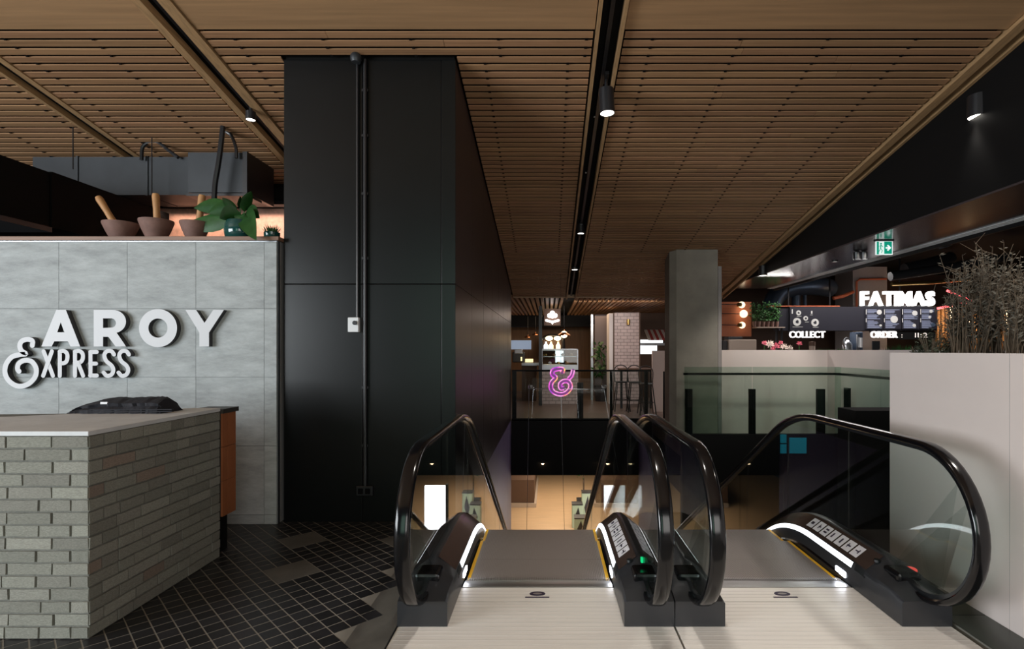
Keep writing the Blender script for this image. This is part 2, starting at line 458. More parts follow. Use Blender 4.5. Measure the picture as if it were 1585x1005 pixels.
for c in cand:
    if c[0] == 'big': inst('tile', bg, (c[1], c[2], 0), floor, rot=(0, 0, R(45)))
    elif c not in keep and c[2] < 5.3 and not (c[1] < -3.3 and 3.05 < c[2] < 4.9):
        h = .0478 * math.sqrt(2); x, y = c[1], c[2]
        restm.prism([(x - h, y), (x, y - h), (x + h, y), (x, y + h)], 'z', -.003, 0)
stuff(restm.build('tile_field', 'dark_tile', floor), 'rest of the small dark floor tiles')
struct(bx('trim_1', 'light_tile', VX0 - .235, VX0 - .004, -1, 5.0, -.003, -.0002), 'plain grey floor strip beside the escalator')
# stone strip between escalator and pale wall, in slabs
gm = struct(bx('trim_2', 'grout', VX1, 2.63, -1, 4.2, -.003, -.0004), 'dark green marble strip along the pale wall')
for y in (2.0, 2.42, 2.84, 3.26, 3.68): bx('slab', 'green_marble', VX1 + .003, 2.628, y + .002, y + .418, -.0004, .003, gm)

# ------------------------------------------------------------------ ceiling
CS, C0 = -.1834, 5.235
def cz(y): return C0 + CS * y
ang = math.atan(CS)
def slab_y(mb, x0, x1, y0, y1, d0, d1):
    """box lying in the sloped ceiling; d = offset below the ceiling plane"""
    vs = []
    for d in (d1, d0):
        for x, y in ((x0, y0), (x1, y0), (x1, y1), (x0, y1)): vs.append((x, y, cz(y) - d))
    return mb.add(vs, [(0, 3, 2, 1), (4, 5, 6, 7), (0, 1, 5, 4), (1, 2, 6, 5), (2, 3, 7, 6), (3, 0, 4, 7)])
ceil = struct(slab_y(MB(), -8, 4.2, 4.6, 12.95, -.16, -.09).build('ceiling', 'black_void'), 'sloping ceiling of timber slats over a black backing')
brd = struct(slab_y(MB(), -8, 4.2, 2.2, 4.6, -.16, -.09).build('ceiling', 'black_void'), 'plain timber board band at the near edge of the slat ceiling')
for a, b in ((-8, -5.32), (-5.07, -3.385), (-3.05, .395), (.655, 3.96)): slab_y(MB(), a, b, 2.2, 4.685, -.02, 0).build('board', 'oak_board', brd)
struct(slab_y(MB(), -13, 8, -6, 2.2, -.1, 0).build('ceiling', 'oak_board'), 'ceiling towards the shopfront')
bays = [(-8, -5.32, 7.4), (-5.08, -3.40, 7.4), (-3.04, .385, 5.03), (-3.04, -2.49, 7.4), (-.855, .385, 12.9), (.665, 3.94, 12.9)]
SP = .1012; SW = .068; ST = .012
clips = MB()
for bi, (x0, x1, ymax) in enumerate(bays):
    me = MB().box(-.5, .5, -SW / 2, SW / 2, 0, ST).mesh('slat', 'oak_slat')
    ystart = 4.70 if bi not in (3, 4) else 5.03
    k = 0
    while True:
        y = 4.70 + SP * (k + .5); k += 1
        if y < ystart: continue
        if y > ymax: break
        segs = [(x0, x1)]
        if x1 - x0 > 3 and random.random() < .55:
            c = random.choice((.33, .5, .66)) * (x1 - x0) + x0 + random.uniform(-.2, .2); segs = [(x0, c - .002), (c + .002, x1)]
        for a, b in segs:
            o = inst('slat', me, ((a + b) / 2, y, cz(y)), ceil, (b - a, 1, 1), (ang, 0, 0))
        if y < 10:
            nx = x0 + .25
            while nx < x1 - .05:
                yy = y + SP / 2
                slab_y(clips, nx - .013, nx + .013, yy - .019, yy + .010, -.03, .0008); nx += .78
stuff(clips.build('clip', 'black_void', ceil), 'small black slat clips')
def track(x0, x1, tl, tr, y0, y1, label, num, drop=.035):
    t = struct(slab_y(MB(), x0 + tl, x1 - tr, y0, y1, -.075, -.06).build('trim_%d' % num, 'black_void'), label)
    slab_y(MB(), x0, x0 + tl, y0, y1, -.08, drop).build('rail', 'oak_trim', t)
    slab_y(MB(), x1 - tr, x1, y0, y1, -.08, drop).build('rail', 'oak_trim', t)
    xm = (x0 + x1) / 2
    slab_y(MB(), xm - .018, xm + .018, y0, y1, -.06, -.03).build('light_track', 'black_metal', t)
    return t
track(-5.31, -5.08, .04, .065, 2.3, 7.4, 'light track slot on the far left of the ceiling', 3, .008)
track(-3.375, -3.06, .075, .105, 2.3, 7.4, 'light track slot left of the black wall', 4, .014)
track(.405, .645, .03, .03, 2.3, 13.0, 'long light track slot in the middle of the ceiling', 5)
track(3.97, 4.185, .095, .035, 2.3, 13.0, 'light track slot along the right bulkhead', 6)
# bulkhead and glossy soffit on the right
SZ = 3.08
bh = MB(); bh.prism([(2.2, SZ + .02), (13.0, SZ + .02), (13.0, 3.3), (2.2, cz(2.2) + .1)], 'x', 4.19, 4.24)
struct(bh.build('wall_bulkhead', 'black_paint'), 'black bulkhead face under the right edge of the ceiling')
sof = struct(bx('ceiling', 'gloss_soffit', 4.19, 5.24, 2.2, 13.0, SZ, SZ + .02), 'glossy black soffit below the bulkhead')
gr = MB()
for x in (5.24, 5.30, 5.36): gr.box(x, x + .016, 2.2, 13.0, SZ - .012, SZ + .01)
y = 2.25
while y < 13.0:
    gr.box(5.24, 5.376, y, y + .022, SZ - .008, SZ + .006); y += .055
stuff(gr.build('air_grille', 'grille_white', sof), 'pale slotted air grille along the soffit edge')
struct(bx('wall_bulkhead', 'black_paint', 5.376, 5.42, 2.2, 13.0, SZ - .06, 4.2), 'black back edge of the soffit')
struct(bx('ceiling', 'black_void', 5.4, 15, 2.0, 22, 4.1, 4.2), 'dark open ceiling above the food stall')
# flat far ceiling with slats running away
FZ = 2.87
fc = struct(bx('ceiling', 'black_void', -2.5, 4.4, 12.95, 21.5, FZ + .08, FZ + .12), 'low far ceiling of timber slats running away')
fsl = MB().box(-.036, .036, -3.4, 3.4, 0, .06).mesh('slat', 'far_slat')
x = -2.3
while x < 4.2:
    if not .40 < x < .65: inst('slat', fsl, (x, 16.4, FZ), fc)
    x += .125
bx('cross_beam', 'black_paint', -2.4, 4.2, 19.8, 20.1, 2.45, FZ, fc)
bx('edge_beam', 'oak_trim', -.86, 4.2, 12.93, 12.98, FZ - .02, FZ + .14, fc)

# ------------------------------------------------------------------ shopfront behind the viewer
wb = MB(); wb.box(-13, 8, -6.3, -6.15, -.35, .55); wb.box(-13, 8, -6.3, -6.15, 4.6, 6.6)
struct(wb.build('wall_back', 'black_paint'), 'shopfront wall behind the viewer')
wf = MB()
for x in (-11, -9, -7, -5, -3.5, -.8, .4, 2.6, 4.8, 7.9): wf.box(x - .04, x + .04, -6.2, -6.1, .55, 4.6)
struct(wf.build('window_1', 'black_metal'), 'window mullions of the shopfront')
struct(bx('wall_left', 'concrete', -13.2, -13, -6.3, 9, -.3, 7), 'side wall out of view')
struct(bx('wall_kitchen', 'black_paint', -8, -2.5, 7.5, 7.6, 0, 4.3), 'black kitchen back wall behind the tiled wall')
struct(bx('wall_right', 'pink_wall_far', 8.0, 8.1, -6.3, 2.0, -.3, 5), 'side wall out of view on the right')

# ------------------------------------------------------------------ black wall block
BX0, BX1, BY0 = -2.47, -.872, 5.04
blk = MB(); blk.prism([(BY0 + .02, -4.2), (12.42, -4.2), (12.42, cz(12.42) + .08), (BY0 + .02, cz(BY0) + .08)], 'x', BX0 + .01, BX1 - .012)
bw = struct(blk.build('wall_centre', 'black_void'), 'tall black panelled wall beside the escalators')
def front_panel(x0, x1, z0, z1): MB().box(x0, x1, BY0, BY0 + .02, z0, z1).build('panel', 'black_panel', bw, bevel=.003)
XS = X_(561, BY0); XR = X_(683, BY0); ZS = Z_(440, BY0); ZT = cz(BY0) - .005
for (a, b) in ((BX0, XS - .002), (XS + .002, XR - .002), (XR + .002, BX1)):
    front_panel(a, b, .0, ZS - .003); front_panel(a, b, ZS + .003, ZT)
ZS2 = ZS
yb = [BY0 + .02, 6.1, 7.2, 8.25, 9.3, 10.3, 11.35, 12.42]
for a, b in zip(yb, yb[1:]):
    MB().prism([(a + .003, -.0), (b - .003, -.0), (b - .003, ZS2 - .003), (a + .003, ZS2 - .003)], 'x', BX1 - .012, BX1).build('side_panel', 'plum_panel', bw)
    MB().prism([(a + .003, ZS2 + .003), (b - .003, ZS2 + .003), (b - .003, cz(b)), (a + .003, cz(a))], 'x', BX1 - .012, BX1).build('side_panel', 'plum_panel', bw)
    MB().box(BX1 - .012, BX1, a + .003, b - .003, -4.2, -.006).build('side_panel', 'plum_panel_lit', bw)
bx('corner_trim', 'duct_metal', BX0 - .03, BX0 - .022, 4.985, 5.01, 0, 2.6, bw)

# conduit, junction box, sensor box on the black wall
cd = thing('cable_conduit', 'pair of thin black cable conduits running down the black wall', 'conduit', (X_(560, BY0), BY0 - .03, 0))
p = W(565, 92, BY0 - .025); q = W(565, 752, BY0 - .025)
MB().tube([p, q], .017, 10).build('pipe', 'black_metal', cd, True)
p = W(553, 92, BY0 - .02); q = W(553, 494, BY0 - .02)
MB().tube([p, q], .011, 8).build('pipe', 'black_metal', cd, True)
for vv in (140, 210, 300, 400, 600, 690):
    c = W(565, vv, BY0 - .012); MB().box(c.x - .03, c.x + .03, BY0 - .02, BY0 - .001, c.z - .012, c.z + .012).build('clamp', 'black_metal', cd)
c = W(551, 90, BY0 - .06)
MB().lathe((c.x, BY0 - .06, c.z - .04), [(.001, -.0), (.04, .0), (.05, .025), (.05, .06), (.035, .08), (.001, .085)], 16).build('junction_box', 'duct_metal', cd, True)
sb = thing('sensor_box', 'small white switch box with a round black knob on the black wall', 'switch box', W(550, 503, BY0))
a = W(541.5, 492, BY0); b = W(558, 514.5, BY0)
MB().box(a.x, b.x, BY0 - .055, BY0, b.z, a.z).build('housing', 'white_box', sb, bevel=.006)
kc = W(549.5, 500, BY0 - .06)
kn = MB(); kn.tube([(kc.x, BY0 - .075, kc.z), (kc.x, BY0 - .052, kc.z)], .02, 16); kn.build('knob', 'black_metal', sb, True)
ob = thing('outlet_box', 'black double power outlet low on the black wall', 'power outlet', W(566, 764, BY0))
a = W(554, 751, BY0); b = W(579, 766, BY0)
MB().box(a.x, b.x, BY0 - .05, BY0, b.z, a.z).build('housing', 'black_metal', ob, bevel=.006)
for k in (.28, .72):
    xx = a.x + (b.x - a.x) * k; MB().box(xx - .022, xx + .022, BY0 - .056, BY0 - .05, b.z + .02, a.z - .02).build('socket', 'rubber_black', ob)

# ------------------------------------------------------------------ grey tiled wall, sign, shelf
TY = 4.97; TT = 2.605
tw = MB(); tw.box(-7.5, BX0 - .03, TY + .012, TY + .3, 0, TT)
wl = struct(tw.build('wall_left', 'stone_grout'), 'grey stone-look tiled wall behind the brick counter')
tp = X_(198, TY) - X_(92, TY)
xs = [X_(409, TY) - tp * k for k in range(0, 8)][::-1] + [BX0 - .032]
zs = [0, Z_(797, TY), Z_(690.5, TY), Z_(584, TY), Z_(478, TY), TT - .012]
for i in range(len(xs) - 1):
    for j in range(len(zs) - 1):
        MB().box(xs[i] + .0018, xs[i + 1] - .0018, TY, TY + .012, zs[j] + .0018, zs[j + 1] - .0018).build('tile', 'stone_tile', wl)
bx('edge_trim', 'steel', -7.5, BX0 - .03, TY - .002, TY + .01, TT - .011, TT - .003, wl)
sh = tag(bx('wall_shelf', 'shelf_wood', -7.5, BX0 - .005, TY - .02, TY + .42, TT, TT + .035, bevel=.002), 'long brown timber ledge capping the grey tiled wall', 'shelf')

sign = thing('wall_sign', 'grey raised AROY EXPRESS lettering on the grey tiled wall', 'sign', W(200, 586, TY))
def px2(p): return ((p[0] - U0) / F * LY, EYE - (p[1] - V0) / F * LY)
LY = TY - .052
def poly_letter(outer, holes=()):
    c = bpy.data.curves.new('letter', 'CURVE'); c.dimensions = '2D'; c.fill_mode = 'BOTH'; c.extrude = .026
    for pts in (outer,) + tuple(holes):
        s = c.splines.new('POLY'); s.points.add(len(pts) - 1)
        for k, p in enumerate(pts):
            a = px2(p); s.points[k].co = (a[0], a[1], 0, 1)
        s.use_cyclic_u = True
    o = bpy.data.objects.new('glyph', c); COL.objects.link(o)
    me = bpy.data.meshes.new_from_object(o.evaluated_get(bpy.context.evaluated_depsgraph_get()))
    bpy.data.objects.remove(o); bpy.data.curves.remove(c)
    mb = MB(); mb.add([(v.co.x, TY - .026 - v.co.z, v.co.y) for v in me.vertices], [tuple(p.vertices) for p in me.polygons])
    bpy.data.meshes.remove(me)
    ob = mb.build('letter', 'letter_grey', sign)
    ob.data.materials.append(MATS['letter_side_shade'])
    for p in ob.data.polygons:
        if abs(p.normal.y) < .5: p.material_index = 1
    return ob
def arc(cx, cy, r, a0, a1, n=16, ry=None):
    return [(cx + r * math.cos(R(a0 + (a1 - a0) * k / n)), cy + (ry or r) * math.sin(R(a0 + (a1 - a0) * k / n))) for k in range(n + 1)]
poly_letter([(64, 536.5), (87, 480), (102, 480), (124, 536.5), (109, 536.5), (105, 528.5), (84, 528.5), (80, 536.5)], [[(88.5, 514.5), (99.5, 514.5), (94, 499)]])
poly_letter([(145, 536.5), (145, 480), (173, 480)] + arc(175, 498, 20, -80, 75, 14, 18) + [(181, 516), (195, 536.5), (179, 536.5), (167.5, 521.5), (159.5, 521.5), (159.5, 536.5)],
            [[(159.5, 493), (173, 493)] + arc(173, 500.3, 6.5, -80, 80, 8, 7) + [(159.5, 507.8)]])
poly_letter(arc(244.5, 508, 29.5, 0, 360, 48)[:-1], [arc(244.5, 508, 14.8, 0, 360, 36)[:-1]])
poly_letter([(287, 480), (303.5, 480), (316.5, 500), (330, 480), (346.5, 480), (323.5, 515), (323.5, 536.5), (308.5, 536.5), (308.5, 515)])
def stroke_letter(strokes, wd):
    mb = MB()
    for i, (pts, smo) in enumerate(strokes):
        ribbon(mb, [px2(p) for p in pts], wd / F * LY, TY - .052 - .0012 * i, TY - .002, 5, smo)
    ob = mb.build('letter', 'letter_grey', sign); ob.data.materials.append(MATS['letter_side_shade'])
    for p in ob.data.polygons:
        if abs(p.normal.y) < .5: p.material_index = 1
Wd = 6.2
stroke_letter([([(67.5, 544), (82, 582)], 0), ([(80.5, 544), (67, 582)], 0)], Wd)
stroke_letter([([(92.5, 545), (92.5, 582)], 0), ([(92.5, 544.5), (99, 543.5), (104, 548), (104, 557), (100, 562), (92.5, 562.5)], 1)], Wd)
stroke_letter([([(116, 545), (116, 582)], 0), ([(116, 544.5), (123, 543.5), (128, 548), (128, 556), (124, 561), (116, 561.5)], 1), ([(121, 562), (129, 582)], 0)], Wd)
stroke_letter([([(140, 545), (140, 582)], 0), ([(140, 545), (150, 545)], 0), ([(140, 563), (149, 563)], 0), ([(140, 581.5), (150.5, 581.5)], 0)], Wd)
def S_at(x): stroke_letter([([(x + 9, 549), (x + 5, 544), (x - 2, 544), (x - 6, 550), (x - 3, 559), (x + 5, 566), (x + 8, 573), (x + 5, 580), (x - 2, 582), (x - 7, 577)], 1)], Wd)
S_at(167.5); S_at(190.5)
stroke_letter([([(50, 535), (50, 528), (43, 525.5), (34, 528), (30.5, 535), (33, 543), (40, 548), (31, 549), (18, 553), (9, 565), (8, 579), (15, 591), (28, 598), (43, 595),
                 (54, 584), (56, 571), (49, 560), (38, 558), (29, 563), (27, 571), (29.5, 575)], 1)], 7.6)

# mortars, plant pots on the ledge
SHZ = TT + .035
def mortar(px, py_top, rw, tilt_px, label, hgt, shade=1.):
    Y = TY + .2; c = W(px, 363, Y); r1 = rw / F * Y; h = (363 - py_top) / F * Y
    t = thing('mortar', label, 'mortar', (c.x, Y, SHZ), 'clay mortars on the ledge')
    MB().lathe((c.x, Y, SHZ), [(.001, 0), (r1 * .50, 0), (r1 * .56, h * .10), (r1 * .80, h * .50), (r1 * 1.0, h * .92), (r1 * .99, h), (r1 * .88, h * .98), (r1 * .6, h * .5), (r1 * .3, h * .3), (.001, h * .28)], 28).build('bowl', 'clay', t, True)
    a = Vector((c.x + tilt_px[0] * .004, Y + .02, SHZ + h * .45)); top = W(*tilt_px[1], Y + .01)
    MB().tube([a, a.lerp(top, .6), a.lerp(top, .93), top], [.033, .028, .033, .026], 12).build('pestle', 'pestle_wood', t, True)
mortar(187, 335, 24, (-4, (152, 305)), 'wide clay mortar with its pestle leaning left, leftmost on ledge', 1)
mortar(242, 331, 23.5, (0, (241, 300)), 'taller clay mortar with pestle upright, middle of the three', 1)
mortar(302, 334, 21, (3, (313, 302)), 'clay mortar half hidden by the large plant leaves', 1)

def leaf_mesh(mb, base, tip, width, droop=.0, nseg=8, side=Vector((1, 0, 0)), fold=.15):
    base = Vector(base); tip = Vector(tip); d = tip - base; n = d.cross(side).normalized()
    s = n.cross(d).normalized()
    rows = []
    for i in range(nseg + 1):
        t = i / nseg; wv = width * (math.sin(math.pi * t ** .8) ** .75 if 0 < t < 1 else .02)
        c = base + d * t + Vector((0, 0, droop * math.sin(math.pi * t)))
        up = n * fold * wv
        rows.append([c - s * wv / 2 + up, c, c + s * wv / 2 + up])
    vs = [v for r_ in rows for v in r_]; fs = []
    for i in range(nseg):
        a = i * 3
        fs += [(a, a + 1, a + 4, a + 3), (a + 1, a + 2, a + 5, a + 4)]
    return mb.add(vs, fs)
PY = TY + .18
pc = W(372, 363, PY)
pt = thing('potted_plant', 'broad-leaved green plant in a teal glazed pot on the ledge', 'plant', (pc.x, PY, SHZ))
MB().lathe((pc.x, PY, SHZ), [(.001, 0), (.10, 0), (.128, .03), (.138, .09), (.130, .15), (.112, .185), (.10, .18), (.11, .14), (.001, .13)], 28).build('pot', 'teal_glaze', pt, True)
leaves = [((366, 330), (281, 349), .15, -.03), ((360, 325), (300, 322), .13, .03), ((366, 328), (344, 306), .07, 0), ((372, 322), (372, 304), .05, 0), ((378, 328), (389, 296), .10, 0),
          ((378, 332), (397, 372), .17, .05), ((372, 330), (340, 338), .13, .02), ((380, 330), (402, 338), .12, .03), ((374, 332), (372, 352), .10, .04), ((366, 326), (322, 330), .12, .03)]
for k, (a, b, wd, dr) in enumerate(leaves):
    A = W(a[0], a[1], PY); B = W(b[0], b[1], PY - .04 - .03 * (k % 4)); mb = MB()
    if k == 5: B = W(b[0], b[1], PY - .32)
    leaf_mesh(mb, A, B, wd * 1.2, dr, side=Vector((.55, .1, .85))); o = mb.build('leaf', 'leaf_green', pt, True, fix=False)
stm = MB()
for a, b, wd, dr in leaves: stm.tube([(pc.x, PY, SHZ + .13), W(a[0], a[1], PY)], .005, 5)
stm.build('stems', 'leaf_pale', pt)
gc = W(421, 363, PY)
gp = thing('potted_grass', 'small pot of fine green grass beside the black wall', 'plant', (gc.x, PY, SHZ))
MB().lathe((gc.x, PY, SHZ), [(.001, 0), (.05, 0), (.07, .03), (.072, .075), (.06, .08), (.001, .07)], 20).build('pot', 'teal_glaze', gp, True)
g = MB()
for k in range(90):
    an = random.uniform(0, 6.28); r0 = random.uniform(0, .05); rr = r0 + random.uniform(.01, .05)
    b0 = Vector((gc.x + r0 * math.cos(an), PY + r0 * math.sin(an), SHZ + .07)); t0 = Vector((gc.x + rr * math.cos(an), PY + rr * math.sin(an), SHZ + random.uniform(.10, .16)))
    s = Vector((random.uniform(-1, 1), random.uniform(-1, 1), 0)).normalized() * .008
    g.add([b0 - s, b0 + s, t0], [(0, 1, 2)])
stuff(g.build('grass_blades', 'leaf_pale', gp, fix=False))

# kitchen hood, duct and cables
hd = thing('extraction_hood', 'large black extraction hood at the far left above the ledge', 'extraction hood', (-5.7, 5.6, 2.87))
MB().box(-7.4, -5.16, 5.62, 7.35, 2.87, 3.452).build('body', 'black_void', hd)
MB().box(-7.4, -5.17, 5.05, 5.60, 2.87, 3.44).build('front_section', 'black_void', hd)
MB().box(-7.4, -5.15, 5.03, 5.61, 2.82, 2.87).build('lip', 'duct_metal', hd)
DY = 6.5
dt = thing('air_duct', 'grey rectangular sheet-metal duct hung below the slat ceiling', 'duct', (X_(230, DY), DY, Z_(302, DY)))
MB().box(-6.2, X_(292, DY), DY, DY + .5, Z_(302, DY), Z_(243, DY)).build('duct_run', 'duct_metal', dt)
for px in (120, 228): MB().box(X_(px, DY) - .012, X_(px, DY) + .012, DY - .012, DY + .51, Z_(303, DY), Z_(242, DY)).build('flange', 'duct_metal', dt)
Y2 = 6.25
MB().box(X_(291, Y2), X_(376, Y2), Y2, Y2 + .6, Z_(298, Y2), Z_(236, Y2)).build('fan_box', 'duct_metal', dt)
MB().box(X_(290, Y2), X_(384, Y2), Y2 - .02, Y2 + .3, Z_(304, Y2), Z_(300, Y2)).build('drip_tray', 'black_metal', dt)
MB().box(X_(376, Y2), X_(383, Y2), Y2 - .01, Y2 + .6, Z_(299, Y2), Z_(235, Y2)).build('flange', 'black_metal', dt)
for px, v0, v1 in ((113, 172, 262), (235, 170, 300)):
    Y3 = 6.1 if px == 113 else 6.3
    a = W(px, v1, Y3); zt = cz(Y3)
    tag(MB().tube([(a.x, Y3, a.z), (a.x, Y3, zt)], .006, 6).build('hanger_rod', 'black_metal'), 'thin hanger rod of the duct, ' + ('left one by the hood' if px == 113 else 'right one in front of the duct middle'), 'rod', 'duct hanger rods')
def cable(pts, Y, r, label):
    P = crom([W(a, b, Y) for a, b in pts], 6); return tag(MB().tube(P, r, 8).build('power_cable', 'black_metal', None, True), label, 'cable')
cable([(346, 169), (346, 185), (342, 225), (338, 255), (333, 285), (331, 318)], 6.1, .028, 'thick black cable dropping in front of the fan box')
cable([(346, 170), (348, 200), (358, 210), (365, 228), (366, 245)], 6.2, .018, 'black cable curving down behind the thick one to the fan box')
cable([(219, 248), (221, 228), (232, 220), (246, 221), (260, 232), (276, 244)], 6.45, .02, 'black cable arching over the grey duct')
cp = tag(bx('copper_panel', 'copper_wall', X_(245, 7.4), -2.5, 7.36, 7.45, 2.6, Z_(324, 7.4)), 'glowing copper splashback behind the potted plants', 'panel')
tag(bx('niche_lamp', 'black_metal', -5.15, -2.55, 7.1, 7.24, 3.51, 3.56), 'black lamp strip above the copper splashback', 'lamp')

# ------------------------------------------------------------------ brick counter
KX, KY0, KY1, KZ = -2.545, 2.993, 4.19, 1.125
ct = thing('brick_counter', 'service counter of grey-green brick slips with pale stone top', 'counter', (-3.2, 3.4, 0))
MB().prism([(KX - .008, KY0 + .008), (KX - .008, KY1), (-3.1, KY1 - .1), (-5.2, 3.9), (-5.2, KY0 + .008)], 'z', 0, KZ).build('core', 'mortar', ct)
MB().prism([(KX - .002, KY0 - .001), (KX - .002, KY1 + .005), (-2.75, 4.21), (-3.64, 3.66), (-5.2, 3.2), (-5.2, KY0 - .001)], 'z', KZ, KZ + .025).build('countertop', 'counter_stone', ct, bevel=.002)
ch = KZ / 16.
def brick_mesh(m):
    bm = bmesh.new(); bmesh.ops.create_cube(bm, size=1.); bmesh.ops.subdivide_edges(bm, edges=[e for e in bm.edges if abs((e.verts[0].co - e.verts[1].co).x) > .5], cuts=2)
    for v in bm.verts: v.co += Vector((random.uniform(-.008, .008), random.uniform(-.06, .06), random.uniform(-.035, .035)))
    me = bpy.data.meshes.new('brick'); bm.to_mesh(me); bm.free(); me.materials.append(MATS[m]); return me
BM = [brick_mesh('brick_slip') for _ in range(6)]; BR = [brick_mesh('brick_red') for _ in range(2)]
GAP = .011
def brick_row(cuts, z, face):
    for a, b in zip(cuts, cuts[1:]):
        L_ = b - a - GAP
        if L_ < .02: continue
        red = random.random() < (.035 if face == 'side' else .0)
        me = random.choice(BR if red else BM); pr = random.uniform(-.0025, .0025)
        if face == 'front':
            inst('brick', me, ((a + b) / 2, KY0 + .011 + pr, z + ch / 2), ct, (L_, .022, ch - GAP))
        else:
            inst('brick', me, (KX - .011 - pr, (a + b) / 2, z + ch / 2), ct, (L_, .022, ch - GAP), (0, 0, R(90)))
for r in range(16):
    z = KZ - (r + 1) * ch
    # front face: pieces read from the right corner leftwards
    first = [.205, .100, .20, .102, .205, .10, .205, .10, .205, .103, .205, .103, .215, .102, .195, .10][r]
    nxt = [.255, .255, .265, .262, .245, .178, .25, .178, .258, .188, .25, .19, .23, .165, .25, .175][r]
    cuts = [KX, KX - first, KX - first - nxt]
    while cuts[-1] > -4.0: cuts.append(cuts[-1] - random.choice((.25, .26, .24, .19)))
    brick_row(cuts[::-1], z, 'front')
    y = KY0 + (.10 if r % 2 == 0 else .205) + random.uniform(-.01, .01); cuts = [KY0, y]
    while y < KY1 - .12:
        y += random.choice((.25, .25, .24, .12, .19)); cuts.append(min(y, KY1))
    if cuts[-1] < KY1: cuts.append(KY1)
    brick_row(cuts, z, 'side')
# back bench with terracotta tiles
bb = thing('back_bench', 'low back bench with terracotta tiled end between counter and tiled wall', 'cabinet', (-2.65, 4.3, 0))
MB().box(-2.78, KX - .012, 4.215, 4.40, .30, KZ - .02).build('carcass', 'counter_dark', bb)
MB().box(-2.78, KX + .012, 4.205, 4.42, KZ - .02, KZ + .015).build('worktop', 'counter_dark', bb)
MB().box(-2.78, KX - .06, 4.24, 4.38, 0, .30).build('plinth', 'black_paint', bb)
for (a, b) in ((4.216, 4.288), (4.290, 4.398)):
    for z0, z1 in ((.30, .575), (.578, .84), (.843, KZ - .022)): MB().box(KX - .012, KX, a + .0015, b - .0015, z0, z1).build('tile', 'terracotta_tile', bb)
# folded black cover lying on the counter
fbx = thing('folded_cover', 'folded black fabric cover with a white tag on the counter', 'cloth', (W(203, 632, 4.0)))
def cover():
    YB = 3.98; pts = [(133, 633), (140, 627), (150, 621.5), (163, 618.5), (178, 615), (195, 613.5), (210, 614.5), (228, 613.8), (245, 613), (257, 613), (266, 615.5), (269, 622), (272.5, 632)]
    secs = []; zb = KZ + .0255; dense = crom([(a, b, 0) for a, b in pts], 4); rw = random.Random(3)
    for k, q in enumerate(dense):
        p = W(q[0], q[1], YB); zt = max(p.z, zb + .006); h = zt - zb; d0 = .16; e = min(1, h / .05)
        j = lambda a: rw.uniform(-a, a) * e
        secs.append([(p.x, YB - d0 + j(.01), zb), (p.x, YB - d0 + .004 + j(.012), zb + h * .30), (p.x, YB - d0 + .03 + j(.012), zb + h * .45), (p.x, YB - d0 + .02 + j(.01), zb + h * .66),
                     (p.x, YB - .08 + j(.01), zb + h * (.90 + j(.06))), (p.x, YB - .02, zb + h * (1 - abs(j(.05)))), (p.x, YB + .05, zb + h * .6), (p.x, YB + .08, zb)])
    return MB().sweep(secs).build('cloth', 'fabric_black', fbx, True)
cover()
MB().box(W(153, 0, 3.83).x, W(164, 0, 3.83).x, 3.842, 3.848, Z_(626, 3.84), Z_(622.5, 3.84)).build('tag', 'white_tag', fbx)
for zz in (.012, .026): MB().box(W(141, 0, 3.83).x, W(268, 0, 3.83).x, 3.815, 3.84, KZ + .0255 + zz, KZ + .0255 + zz + .006).build('fold', 'fabric_black', fbx)

# ------------------------------------------------------------------ escalators
RC = 1.6; TH = R(30); TL = RC * math.tan(TH / 2)
def zprof(y, yb, zend=-4.2):
    yl = yb + (-zend) / math.tan(TH)
    if y < yb - TL: return 0.
    if y < yb + TL * math.cos(TH): return -(RC - math.sqrt(max(0, RC * RC - (y - yb + TL) ** 2)))
    if y < yl - TL * math.cos(TH): return -(y - yb) * math.tan(TH)
    if y < yl + TL: return zend + (RC - math.sqrt(max(0, RC * RC - (yl + TL - y) ** 2)))
    return zend
YS, YH = 4.66, 4.86
HX = .672                              # handrail offset from the escalator's centre line
LC = (3.2, .60); LR = .45              # newel loop
def handrail_path():
    P = [(3.48, .175), (3.38, .158)]
    for k in range(0, 25):
        a = R(-90 - 180 * k / 24); P.append((LC[0] + LR * math.cos(a), LC[1] + LR * math.sin(a)))
    y = 3.35
    while y < 13.2:
        P.append((y, 1.05 + zprof(y, YH))); y += .1 if y < 5.6 else .4
    return P
HP = handrail_path()
def inset(path, d):
    out = []
    n = len(path)
    for i, p in enumerate(path):
        a = path[max(0, i - 1)]; b = path[min(n - 1, i + 1)]
        t = Vector((b[0] - a[0], b[1] - a[1])).normalized(); nn = Vector((t.y, -t.x))     # towards the inside of the loop
        out.append((p[0] + nn.x * d, p[1] + nn.y * d))
    return out
def rail_sweep(path, X, hw, th, rounded=True):
    secs = []; n = len(path)
    prof = ([(-1, -.5), (-1, .2), (-.8, .8), (-.4, 1), (.4, 1), (.8, .8), (1, .2), (1, -.5), (.8, -1), (-.8, -1)] if rounded else [(-1, -1), (-1, 1), (1, 1), (1, -1)])
    for i, p in enumerate(path):
        a = path[max(0, i - 1)]; b = path[min(n - 1, i + 1)]
        t = Vector((b[0] - a[0], b[1] - a[1])).normalized(); nn = Vector((-t.y, t.x))
        secs.append([(X + u * hw, p[0] + nn.x * v * th, p[1] + nn.y * v * th) for u, v in prof])
    return MB().sweep(secs)
DECK_IN = [(.512, -.30), (.512, .135), (.525, .165), (.645, .258), (.660, .262)]
DECK_OUT = [(.660, .262), (.700, .262), (.775, .225), (.800, .17), (.802, -.30)]
def ramp(y):                            # newel base is cut down towards the front
    return .262 if y > 3.55 else .145 + (.262 - .145) * max(0, (y - 3.13)) / .42
